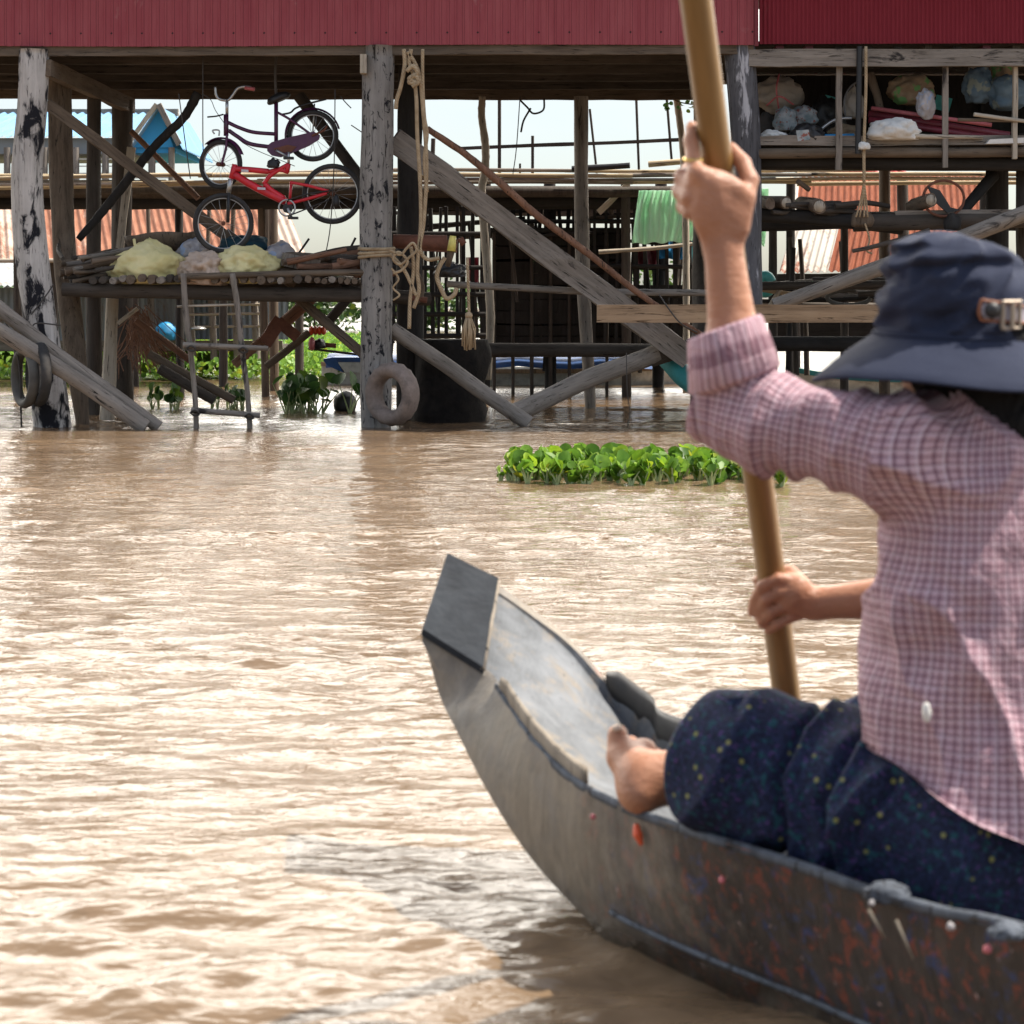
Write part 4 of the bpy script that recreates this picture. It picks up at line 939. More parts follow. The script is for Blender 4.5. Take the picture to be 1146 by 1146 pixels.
# crooked pale pole in front of it
o = tube('crooked_post', [P(540, 108, 20), P(539, 130, 20), P(543, 160, 20), P(543, 190, 20), P(539, 215, 20), P(542, 260, 20), P(546, 310, 20), P(549, 360, 20), P(545, 425, 20)], [PX(4, 20), PX(4.6, 20), PX(4.6, 20), PX(5, 20)], M['pale_wood'], wob=.08); tag(o, 'thin crooked pale post standing left of the dark hut', 'post')
o = tube('crooked_post', [P(756, 104, 20.5), P(760, 130, 20.5), P(764, 165, 20.5), P(767, 230, 20.5), P(768, 330, 20.5), P(768, 440, 20.5)], PX(4, 20), M['pale_wood'], wob=.08); tag(o, 'pale curved post beside the raised hand', 'post')
for (x0_, x1_, y_, r, l) in ((640, 705, 188, 3, 'dark netting roll on the walkway'), (726, 775, 183, 3.6, 'pale bamboo bundle on the walkway by the raised hand')):
    tag(pp('bundle_pole', (x0_, y_+1, 22.0), (x1_, y_-3, 21.9), r, r, M['bamboo'] if x0_ > 700 else M['black'], rough=.2), l, 'bundle')
tag(board('short_strut', P(670, 238, 22.2), P(703, 206, 22.2), .06, .03, M['pale_wood']), 'pale short strut slanting under the walkway left of the green cloth', 'strut')
# green cloths hanging
def hung(name, pts, Y, mat, lab, folds=7, amp=.035, parent=None):
    """cloth hanging from a line: corners tl, tr, br, bl"""
    tl, tr, br, bl = [P(a, b, Y) for a, b in pts]; V = []; F = []; nu, nv = 60, 30
    for lay in (0, 1):
        for j in range(nv+1):
            for i in range(nu+1):
                u, v = i/nu, j/nv; q = (tl*(1-u)+tr*u)*(1-v)+(bl*(1-u)+br*u)*v
                w = math.sin(u*folds*6.28+1.5*math.sin(v*3+u*4))*(.4+.6*(1-v))*amp+amp*.8*noise.noise(Vector((u*6, v*3, Y)))
                V.append(q+Vector((0, w+lay*.004, .01*math.sin(u*folds*3.1)*v)))
    N = (nu+1)*(nv+1)
    for j in range(nv):
        for i in range(nu):
            a = j*(nu+1)+i; F.append((a, a+1, a+nu+2, a+nu+1)); F.append((N+a, N+a+nu+1, N+a+nu+2, N+a+1))
    c = tl.copy(); o = ob(name, [v-c for v in V], F, mat, parent, True, Matrix.Translation(c)); tag(o, lab, 'cloth'); return o
hung('hanging_cloth', [(715, 213), (786, 213), (775, 270), (707, 273)], 21.5, M['green_cloth'], 'large pale green cloth hanging under the walkway left of the raised hand')
hung('hanging_cloth', [(846, 211), (860, 211), (860, 232), (846, 232)], 21.8, M['green_cloth'], 'small green cloth just right of the raised wrist', 2, .02)
hung('hanging_cloth', [(846, 253), (858, 251), (856, 276), (848, 270)], 21.8, M['green_cloth'], 'small pale green rag hanging below the lower shelf end', 2, .02)
tag(pp('cloth_pole', (670, 282, 21.3), (775, 273, 21.3), 2.5, 2, M['pale_wood'], bend=.01), 'pale pole under the large green cloth', 'pole')

# ================================================================== dark hut and stake fences beneath the walkway
def lattice(name, x0, x1, y0, y1, Y, xs, ys, mat, lab, cat, wr=1.6, hr=2.5, jit=2, parent=None, skip=.0):
    o = thing(name, lab, cat, tuple(P((x0+x1)/2, y1, Y))); parts = []
    x = x0
    while x <= x1:
        if random.random() >= skip:
            a, b = P(x+random.uniform(-jit, jit), y0+random.uniform(0, 6), Y), P(x+random.uniform(-jit, jit), y1, Y)
            w = PX(wr*random.uniform(.7, 1.4), Y)*2; parts.append(board_g(a, b, .03, w, (0, 1, 0), 2, .004))
        x += xs*random.uniform(.7, 1.3)
    ob('stakes', *merge(parts), mat, o)
    for y in ys: pp('cross_rail', (x0-2, y+random.uniform(-1, 1), Y-.04), (x1+2, y+random.uniform(-1, 1), Y-.04), hr, hr, mat, o)
    return o
lattice('stake_fence', 440, 545, 230, 384, 21.2, 9, (262, 300, 330, 352, 376), M['black_wood'], 'dark stake fence behind the ropes and red machine', 'fence', 1.9, 2.6)
lattice('stake_fence', 655, 800, 226, 384, 22.6, 11, (248, 298, 330), M['black_wood'], 'open dark stake fence below the large green cloth', 'fence', 1.7, 2.4)
lattice('stake_fence', 560, 655, 226, 262, 23.2, 9, (248,), M['black_wood'], 'short row of stakes above the dark hut', 'fence', 1.9, 2.4)
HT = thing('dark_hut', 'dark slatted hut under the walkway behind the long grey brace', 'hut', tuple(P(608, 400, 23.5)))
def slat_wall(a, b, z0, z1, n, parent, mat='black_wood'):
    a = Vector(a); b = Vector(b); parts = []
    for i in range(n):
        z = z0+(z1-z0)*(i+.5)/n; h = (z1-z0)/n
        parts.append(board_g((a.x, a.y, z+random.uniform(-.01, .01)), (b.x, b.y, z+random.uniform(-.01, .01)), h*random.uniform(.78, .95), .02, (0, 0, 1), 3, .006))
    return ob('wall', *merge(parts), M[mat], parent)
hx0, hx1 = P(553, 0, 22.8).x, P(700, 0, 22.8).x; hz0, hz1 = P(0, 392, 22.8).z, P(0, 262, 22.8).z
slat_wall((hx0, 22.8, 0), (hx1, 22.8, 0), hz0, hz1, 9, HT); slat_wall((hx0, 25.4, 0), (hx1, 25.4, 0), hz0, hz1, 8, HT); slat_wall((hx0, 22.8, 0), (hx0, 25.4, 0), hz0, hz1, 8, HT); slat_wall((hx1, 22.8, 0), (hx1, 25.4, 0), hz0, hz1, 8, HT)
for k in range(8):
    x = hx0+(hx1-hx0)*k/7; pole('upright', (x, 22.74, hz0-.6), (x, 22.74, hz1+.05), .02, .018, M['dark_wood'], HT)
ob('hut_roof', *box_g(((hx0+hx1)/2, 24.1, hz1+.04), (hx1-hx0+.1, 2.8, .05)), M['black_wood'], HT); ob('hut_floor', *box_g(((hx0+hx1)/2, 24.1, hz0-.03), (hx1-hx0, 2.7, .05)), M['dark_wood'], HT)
hx0, hx1 = P(690, 0, 23.4).x, P(846, 0, 23.4).x
HT2 = thing('dark_hut', 'low dark boarded shed beyond the sawn plank and the arm', 'hut', tuple(P(770, 400, 23.5)))
slat_wall((hx0, 23.4, 0), (hx1, 23.4, 0), P(0, 392, 23.4).z, P(0, 322, 23.4).z, 5, HT2); slat_wall((hx0, 25, 0), (hx1, 25, 0), P(0, 392, 23.4).z, P(0, 322, 23.4).z, 4, HT2)
ob('hut_roof', *box_g(((hx0+hx1)/2, 24.2, P(0, 321, 23.4).z), (hx1-hx0, 1.7, .04)), M['black_wood'], HT2)
# coloured belongings seen through the fences
for (a, b, c, d, m, l) in ((738, 764, 270, 290, 'cyan', 'bright blue tarp seen through the stakes under the green cloth'), (714, 735, 276, 300, 'maroon', 'maroon cloth seen through the stakes under the green cloth'), (764, 800, 262, 345, 'teal_paint', 'dark teal sheet hanging behind the forearm'), (522, 536, 288, 316, 'maroon', 'dull purple cloth seen through the stakes by the rope tassel')):
    hung('stored_cloth', [(a, c), (b, c), (b, d), (a, d)], 24.0 if a > 600 else 22.4, M[m], l, 2, .03)
# poles stacked and standing under the walkway
random.seed(77)
PS = thing('pole_rack', 'crowd of thin dark poles standing and leaning under the walkway in the middle', 'poles', tuple(P(600, 400, 23)))
for i in range(34):
    x = random.choice([random.uniform(445, 545), random.uniform(560, 770), random.uniform(700, 800)]); Y = random.uniform(22.3, 25.5); a = P(x, random.uniform(208, 250), Y); b = P(x+random.uniform(-14, 14), random.uniform(330, 420), Y)
    pole('thin_pole', a, b, random.uniform(.012, .03), random.uniform(.012, .025), M[random.choice(['black_wood', 'dark_wood', 'brown_wood', 'dark_wood'])], PS, bend=.015)
for i in range(12):
    y = random.uniform(232, 300); Y = random.uniform(22.4, 24.5); x = random.uniform(440, 700); pole('thin_pole', P(x, y, Y), P(x+random.uniform(60, 160), y+random.uniform(-10, 10), Y), .02, .018, M[random.choice(['black_wood', 'dark_wood', 'brown_wood'])], PS, bend=.015)
PS2 = thing('pole_stack', 'untidy stack of grey poles lying under the rusty lean-to at the right', 'poles', tuple(P(980, 345, 19)))
for i in range(22):
    y = random.uniform(308, 352); Y = random.uniform(18.9, 21.5); x = random.uniform(842, 1000); pole('stacked_pole', P(x, y, Y), P(x+random.uniform(70, 190), y+random.uniform(-9, 9), Y+random.uniform(-.3, .3)), random.uniform(.015, .035), random.uniform(.015, .03), M[random.choice(['black_wood', 'dark_wood', 'grey_wood', 'brown_wood'])], PS2, bend=.015)
for i in range(9):
    x = random.uniform(850, 1140); Y = random.uniform(19, 21); pole('standing_pole', P(x, random.uniform(255, 300), Y), P(x+random.uniform(-10, 10), 420, Y), .02, .025, M[random.choice(['black_wood', 'dark_wood', 'brown_wood'])], PS2, bend=.01)
# ================================================================== rusty screens, grey shack, blue house at the left
SC = thing('rusty_roof', 'long sloping roof of pale rusty sheets below the walkway at the left', 'roof', tuple(P(160, 290, 27)))
corrugated('sheet', P(-60, 292, 25.0), P(345, 290, 25.0), P(-60, 221, 26.9), M['pale_rust_tin'], SC, pitch=.09, amp=.014)
for x in (-20, 62, 80, 165, 235, 262, 300): pp('batten', (x, 216, 24.6), (x+random.uniform(-4, 4), 296, 24.6), 2.4, 2.4, M['brown_wood'], SC)
pp('rail', (-60, 292, 24.9), (345, 291, 24.9), 2.5, 2.5, M['pale_wood'], SC)
for x in (-30, 60, 150, 250, 335):
    a = P(x, 289, 25.2); pole('post', a, (a.x, a.y, -.3), .05, .06, M['dark_wood'], SC)
GS = thing('grey_shack', 'low grey zinc shack behind the ladder', 'shack', tuple(P(110, 390, 28)))
gz0, gz1 = P(0, 384, 27.5).z, P(0, 322, 27.5).z; ga, gb = P(-50, 0, 27.5).x, P(300, 0, 27.5).x
corrugated('wall', (ga, 27.5, gz0), (P(208, 0, 27.5).x, 27.5, gz0), (ga, 27.5, gz1), M['grey_tin'], GS, pitch=.08, amp=.01)
corrugated('wall', (ga, 30, gz0), (gb, 30, gz0), (ga, 30, gz1), M['grey_tin'], GS, pitch=.08, amp=.01)
corrugated('roof', (ga, 27.2, gz1+.02), (gb, 27.2, gz1+.02), (ga, 30.3, gz1+.5), M['grey_tin'], GS, pitch=.08, amp=.012)
board('sill', (ga, 27.4, gz0-.03), (gb+.2, 27.4, gz0-.03), .13, .06, M['grey_wood'], GS); ob('floor', *box_g(((ga+gb)/2, 28.7, gz0-.08), (gb-ga, 2.6, .05)), M['dark_wood'], GS)
for x in (168, 212, 236, 262, 284): pp('post', (x, 325, 27.35), (x+4, 408, 27.3), 4, 4, M['grey_wood'], GS)
for y in (342, 352, 366): pp('rail', (208, y, 27.3), (298, y+random.uniform(-2, 2), 27.3), 1.6, 1.6, M['pale_wood'], GS)
corrugated('patch_sheet', P(250, 356, 28.2), P(275, 356, 28.2), P(250, 336, 28.2), M['grey_tin'], GS)
tag(lump('blue_barrel', P(186, 372, 27.2), (.14, .14, .14), M['cyan'], amp=.1, flat=.7), 'blue plastic tub in front of the grey shack', 'tub')
tag(lump('pan', P(222, 368, 27.1), (.10, .10, .03), M['steel'], amp=.02, flat=.6), 'small metal pan on the shack ledge', 'pan')
BH = thing('blue_house', 'distant house with pale blue corrugated roof and bright blue gable', 'house', tuple(P(90, 210, 40)))
BY = 38.0
def bp(x, y, dy=0): return P(x, y, BY)+Vector((0, dy, 0))
rz0, rz1 = bp(0, 153).z, bp(0, 121).z
gx0, gx1, ga_ = bp(146, 0).x, bp(198, 0).x, bp(179, 0).x
# main roof: ridge parallel to X, gable projecting
corrugated('roof', (bp(-90, 0).x, BY, rz0), (gx0, BY, rz0), (bp(-60, 0).x, BY+1.6, rz1+.07), M['blue_tin'], BH, pitch=.16, amp=.02)
corrugated('roof', (gx0, BY-.2, bp(0, 168).z), (gx0, BY+3.5, bp(0, 168).z), (ga_, BY-.2, bp(0, 120).z), M['blue_tin'], BH, pitch=.16, amp=.02)
corrugated('roof', (gx1+.15, BY+3.5, bp(0, 168).z), (gx1+.15, BY-.2, bp(0, 168).z), (ga_, BY+3.5, bp(0, 120).z), M['blue_tin'], BH, pitch=.16, amp=.02)
board('ridge_cap', bp(-90, 117, 1.6), bp(184, 117, 1.6), .12, .12, M['grey_wood'], BH)
V = [bp(148, 165), bp(194, 165), bp(194, 167, 0), bp(179, 122), bp(148, 165, 3), bp(194, 165, 3), bp(179, 122, 3)]
ob('gable', [V[0], V[1], V[3], V[4], V[5], V[6]], [(0, 1, 2), (5, 4, 3), (0, 3, 4, 1), (1, 4, 5, 2), (0, 2, 5, 3)], M['blue_wall'], BH)
board('barge_board', bp(180, 118, -.25), bp(203, 163, -.25), .10, .05, M['grey_wood'], BH); board('barge_board', bp(178, 118, -.25), bp(143, 166, -.25), .08, .05, M['pale_wood'], BH)
ob('wall', *box_g(((bp(-90, 0).x+gx0)/2, BY+1.5, (bp(0, 153).z+bp(0, 172).z)/2), (gx0-bp(-90, 0).x, 2.6, PX(18, BY))), M['grey_tin'], BH)
ob('wall', *box_g(((gx0+gx1)/2, BY+1.5, bp(0, 168).z), (gx1-gx0-.05, 2.9, PX(6, BY))), M['blue_wall'], BH)
for x in (-30, 8, 50, 85, 118, 147, 170, 192):
    a = bp(x, 165); pole('post', a, (a.x, a.y, -.5), .06, .06, M['grey_wood'], BH)
board('floor', bp(-90, 212), bp(198, 212), .2, 2.5, M['brown_wood'], BH); board('rail', bp(-90, 198), bp(198, 198), .05, .04, M['white_paint'], BH)
ob('window_grille', *merge([board_g(bp(86+i*7, 172), bp(86+i*7, 206), .02, .02) for i in range(7)]+[board_g(bp(84, 178+i*8), bp(128, 178+i*8), .02, .02) for i in range(4)]), M['white_paint'], BH)
# ================================================================== boats beyond
def skiff(name, x0, x1, yt, yb, Y, mats, lab, beam=1.0, rise=.12, cover=None):
    """a long narrow boat lying across the view"""
    o = thing(name, lab, 'boat', tuple(P((x0+x1)/2, yb, Y))); a, b = P(x0, yt, Y).x, P(x1, yt, Y).x; zt = P(x0, yt, Y).z; n = 24
    V = []; F = []; S = []
    for i in range(n+1):
        t = i/n; x = a+(b-a)*t; w = beam/2*(1-abs(2*t-1)**3)*.98+.03; r = rise*abs(2*t-1)**3
        S.append((x, w, zt+r))
    for (x, w, z) in S: V += [(x, Y-w, z), (x, Y-w*.85, z*.45), (x, Y-w*.6, -.15), (x, Y+w*.6, -.15), (x, Y+w*.85, z*.45), (x, Y+w, z), (x, Y+w*.93, z), (x, Y+w*.55, z*.3), (x, Y-w*.55, z*.3), (x, Y-w*.93, z)]
    for i in range(n):
        for k in range(10): F.append((i*10+k, i*10+(k+1) % 10, (i+1)*10+(k+1) % 10, (i+1)*10+k))
    F.append(tuple(range(9, -1, -1))); F.append(tuple(n*10+k for k in range(10)))
    ob('hull', V, F, mats[0], o)
    parts = [board_g((S[i][0], S[i][1]*-1+Y-.012, S[i][2]*.9), (S[i+1][0], Y-S[i+1][1]-.012, S[i+1][2]*.9), .05, .02) for i in range(n)]
    ob('rub_rail', *merge(parts), mats[1], o)
    if cover is not None:
        V = []; F = []; m = 8; c0, c1 = cover
        for i in range(13):
            t = c0+(c1-c0)*i/12; x = a+(b-a)*t; w = beam/2*.95
            for k in range(m+1):
                an = math.pi*k/m; V.append((x, Y-math.cos(an)*w, zt+.02+math.sin(an)*.16+.02*math.sin(i*2)))
        for i in range(12):
            for k in range(m): F.append((i*(m+1)+k, i*(m+1)+k+1, (i+1)*(m+1)+k+1, (i+1)*(m+1)+k))
        F.append(tuple(range(m, -1, -1))); F.append(tuple(12*(m+1)+k for k in range(m+1)))
        ob('tarp_cover', V, F, mats[2], o, True)
    return o
skiff('moored_boat', 360, 790, 412, 428, 26.0, (M['white_paint'], M['plank_wood'], M['blue_paint']), 'long white boat under a blue cover moored behind the houses', 1.1, .08, (.02, .86))
tag(skiff('moored_boat', 880, 1180, 421, 446, 22.5, (M['white_paint'], M['teal_paint'], M['teal_paint']), 'white boat with a teal rail moored behind the hat', .9, .12), 'white boat with a teal rail moored behind the hat', 'boat')
tb = tube('boat_prow', [P(733, 400, 17.9), P(748, 407, 17.8), P(765, 420, 17.7), P(790, 436, 17.6)], [PX(3, 17.8), PX(9, 17.8), PX(13, 17.8), PX(15, 17.8)], M['teal_paint'], ns=12); tag(tb, 'teal painted boat prow poking out left of the sleeve', 'boat')
EN = thing('outboard_engine', 'small orange red engine hanging below the right end of the platform', 'engine', tuple(P(355, 385, 18.6)))
for k in range(4): lump('orange_cell', P(348.5+k*4.6, 370, 18.6), (PX(2.9, 18.6), .05, PX(5.5, 18.6)), M['orange'], EN, amp=.05, flat=.9, sub=3)
lump('fly_wheel', P(349, 385, 18.55), (PX(4, 18.6), .07, PX(8, 18.6)), M['pinkish'], EN, flat=.95, amp=.05, sub=3)
lump('motor_block', P(358, 386, 18.6), (PX(7, 18.6), .08, PX(7, 18.6)), M['black'], EN, amp=.4, freq=3, sub=3)
cyl('shaft', P(364, 386, 18.6), P(376, 387, 18.6), .02, .02, M['rust_iron'], EN)
pp('hanging_bar', (345, 390, 18.6), (402, 397, 18.6), 1.4, 1.4, M['dark_wood'], EN); tube('hook', [P(352, 345, 18.6), P(352, 364, 18.6)], .008, M['wire'], EN)
cb = thing('covered_skiff', 'blue and white stern of a boat at the edge of the far plants', 'boat', tuple(P(385, 415, 20.5)))
prism('blue_side', [(361, 402), (372, 400), (404, 400), (404, 405), (378, 405), (384, 417), (366, 409)], 20.5, .5, M['blue_paint'], cb)
prism('white_side', [(378, 405.5), (412, 405.5), (412, 417), (386, 417)], 20.5, .5, M['white_paint'], cb)
# bare twig bush hanging from the platform
tw = thing('dry_root_tangle', 'tangle of dry reddish roots hanging behind the left stilts', 'roots', tuple(P(152, 360, 18.4)))
parts = []
for i in range(110):
    a = P(random.uniform(140, 165), random.uniform(340, 375), random.uniform(18.2, 18.7)); p = [a]; d = Vector((random.uniform(-.05, .12), random.uniform(-.05, .05), -.1))
    for k in range(4): p.append(p[-1]+d*random.uniform(.4, 1.1)+Vector((random.uniform(-.05, .05), random.uniform(-.03, .03), random.uniform(-.05, .03))))
    parts.append(tube_g(p, random.uniform(.002, .005), 4)[:2])
ob('roots', *merge(parts), M['red_wood'], tw)

# ================================================================== plants
def leaf_mesh(n=10):
    """cupped spade leaf, base at origin, pointing +Z, unit size"""
    V = [(0, 0, 0)]; F = []
    ring = []
    for i in range(n):
        a = -math.pi/2+(2*math.pi)*(i+.5)/n; r = .5*(1+.08*math.cos(2*a)); x = r*math.cos(a)*.92; z = .5+r*math.sin(a)
        V.append((x, -.25*x*x*2+.10*(z-.5)**2*2, z))
    V.append((0, .06, .5)); c = len(V)-1
    for i in range(n): F.append((c, 1+i, 1+(i+1) % n))
    return np.array(V), F
LV, LF = leaf_mesh()
def plants(name, spots, mat, lab, cat, kind=None, size=(.07, .12), height=(.08, .2), nleaf=6, stems=True, group=None, parent=None):
    V = []; F = []; SV = []; SF = []; base = Vector(spots[0])
    for s in spots:
        s = Vector(s)
        for k in range(nleaf):
            th = random.uniform(0, 6.28); tilt = random.uniform(.1, .75); h = random.uniform(*height)
            q = s+Vector((math.cos(th)*math.sin(tilt)*h, math.sin(th)*math.sin(tilt)*h, math.cos(tilt)*h))-base
            sz = random.uniform(*size); m = Matrix.Rotation(th+random.uniform(-.6, .6)+math.pi/2, 3, 'Z') @ Matrix.Rotation(-tilt*random.uniform(.6, 1.9), 3, 'X') @ Matrix.Rotation(random.uniform(-.3, .3), 3, 'Y')
            pts = (LV*sz) @ np.array(m).T+np.array(q); n = len(V); V += [tuple(p) for p in pts]; F += [tuple(i+n for i in f) for f in LF]
            if stems:
                v, f, _ = tube_g([s-base-Vector((0, 0, .02)), (q*.5+(s-base)*.5)+Vector((0, 0, .01)), q+Vector((0, 0, sz*.12))], [.009, .006, .003], 5, False)
                n = len(SV); SV += v; SF += [tuple(i+n for i in g) for g in f]
    if not stems:
        o = ob(name, V, F, mat, parent, True, Matrix.Translation(base)); tag(o, lab, cat, group, kind); return o
    o = thing(name, lab, cat, tuple(base), group) if kind is None else None
    if kind is None:
        a_ = ob('leaves', V, F, mat, o, True, Matrix.Translation(base)); b_ = ob('stalks', SV, SF, M['stem'], o, True, Matrix.Translation(base)); a_['kind'] = 'stuff'; b_['kind'] = 'stuff'; return o
def clump(name, x0, x1, y0, y1, n, mat, lab, yb=None, **k):
    sp = []
    for i in range(n):
        px = random.uniform(x0, x1); py = random.uniform(y0, y1); Y = 2400/(py-337.0); sp.append((( px-573)/2400*Y, Y, 0))
    return plants(name, sp, M[mat], lab, 'plant', **k)
# floating island in the middle
random.seed(12)
o = clump('water_hyacinth', 572, 880, 524, 543, 150, 'leaf', 'bright green floating island of water hyacinth in open water', size=(.03, .095), height=(.0, .105), nleaf=12)
clump('water_hyacinth', 558, 600, 532, 540, 7, 'leaf', 'small sprigs trailing off the left end of the floating island', size=(.03, .05), height=(.02, .07), nleaf=6)
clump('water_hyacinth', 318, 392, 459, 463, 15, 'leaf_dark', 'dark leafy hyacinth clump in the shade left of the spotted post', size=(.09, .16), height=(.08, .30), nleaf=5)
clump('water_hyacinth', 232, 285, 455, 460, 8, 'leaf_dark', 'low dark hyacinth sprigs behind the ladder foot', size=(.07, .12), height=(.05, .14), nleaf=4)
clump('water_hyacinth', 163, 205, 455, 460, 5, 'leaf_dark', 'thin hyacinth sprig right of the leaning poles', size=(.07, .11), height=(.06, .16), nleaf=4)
pot = lump('floating_pot', P(386, 452, 19.5), (PX(13, 19.5), .12, PX(14, 19.5)), M['black'], amp=.08, flat=.7); tag(pot, 'black float among the dark hyacinth by the spotted post', 'float')
# far mat
random.seed(5); sp = []
for i in range(8500):
    Y = 25.8+ (random.random()**.8)*22; sp.append((random.uniform(-.27, -.060)*Y, Y, 0))
plants('hyacinth_mat', sp, M['mat_leaf'], 'thick bright green mat of hyacinth beyond the stilts at left', 'plants', 'stuff', (.045, .09), (.05, .28), 4, False)
# far bank and bushes
bk = ob('river_bank', *box_g((0, 190, -.1), (700, 60, .7)), M['brown_wood']); bk['kind'] = 'structure'; bk['label'] = 'low far river bank'
def tree(name, x, y, yb, Y, w, lab, n=900, mat='tree_leaf', ls=.16, trunk=True):
    base = P(x, yb, Y); base.z = 0; top = P(x, y, Y); h = top.z
    o = thing(name, lab, 'tree', tuple(base))
    if trunk:
        tube('trunk', [base, base+Vector((.1, 0, h*.3)), base+Vector((-.05, .1, h*.65))], [.16, .12, .06], M['brown_wood'], o)
        for k in range(5):
            a = base+Vector((0, 0, h*(.3+.08*k))); tube('limb', [a, a+Vector((random.uniform(-.4, .4)*w, random.uniform(-.3, .3)*w, h*.25))], [.06, .02], M['brown_wood'], o)
    cs = [(random.uniform(-.7, .7)*w, random.uniform(-.5, .5)*w, h*random.uniform(.35, .88), random.uniform(.25, .5)*w) for k in range(9)]
    V = []; F = []
    for i in range(n):
        c = random.choice(cs); d = Vector((random.gauss(0, 1), random.gauss(0, 1), random.gauss(0, .8))).normalized()*c[3]*random.uniform(.5, 1)
        q = base+Vector((c[0], c[1], c[2]))+d; m = np.array(Matrix.Rotation(random.uniform(0, 6.28), 3, 'Z') @ Matrix.Rotation(random.uniform(0, 3), 3, 'X'))
        pts = (LV*ls*random.uniform(.6, 1.4)) @ m.T+np.array(q); k = len(V); V += [tuple(p) for p in pts]; F += [tuple(a+k for a in f) for f in LF]
    ob('crown', V, F, M[mat], o, True)
random.seed(9)
tree('tree', 292, 232, 337, 60, 1.0, 'distant green tree seen between the platform and the walkway', 1500, ls=.14)
for (x, y, w, l) in ((-20, 318, 3, 'distant low bush at the far left horizon'), (330, 312, 3.2, 'distant low bush behind the red bicycle'), (420, 318, 3, 'distant low bush behind the spotted post'), (500, 322, 2.6, 'distant low bush behind the rope tassel'), (720, 310, 3.2, 'distant low bush behind the green cloth'), (1180, 318, 3, 'distant low bush at the right edge')):
    tree('bush', x, y, 337, 75, w, l, 900, ls=.2, trunk=False)
tw2 = thing('leafy_twig', 'leafy green twig hanging beside the raised hand', 'plant', tuple(P(760, 112, 20.3)))
sp = [P(random.uniform(744, 782), random.uniform(108, 122), 20.3+random.uniform(-.1, .1)) for i in range(26)]
V = []; F = []
for q in sp:
    m = np.array(Matrix.Rotation(random.uniform(0, 6.28), 3, 'Z') @ Matrix.Rotation(random.uniform(0, 3), 3, 'X')); pts = (LV*.045) @ m.T+np.array(q); k = len(V); V += [tuple(p) for p in pts]; F += [tuple(a+k for a in f) for f in LF]
ob('leaves', V, F, M['tree_leaf'], tw2); tube('twig', [P(742, 104, 20.3), P(760, 114, 20.3), P(784, 118, 20.3)], .006, M['brown_wood'], tw2)
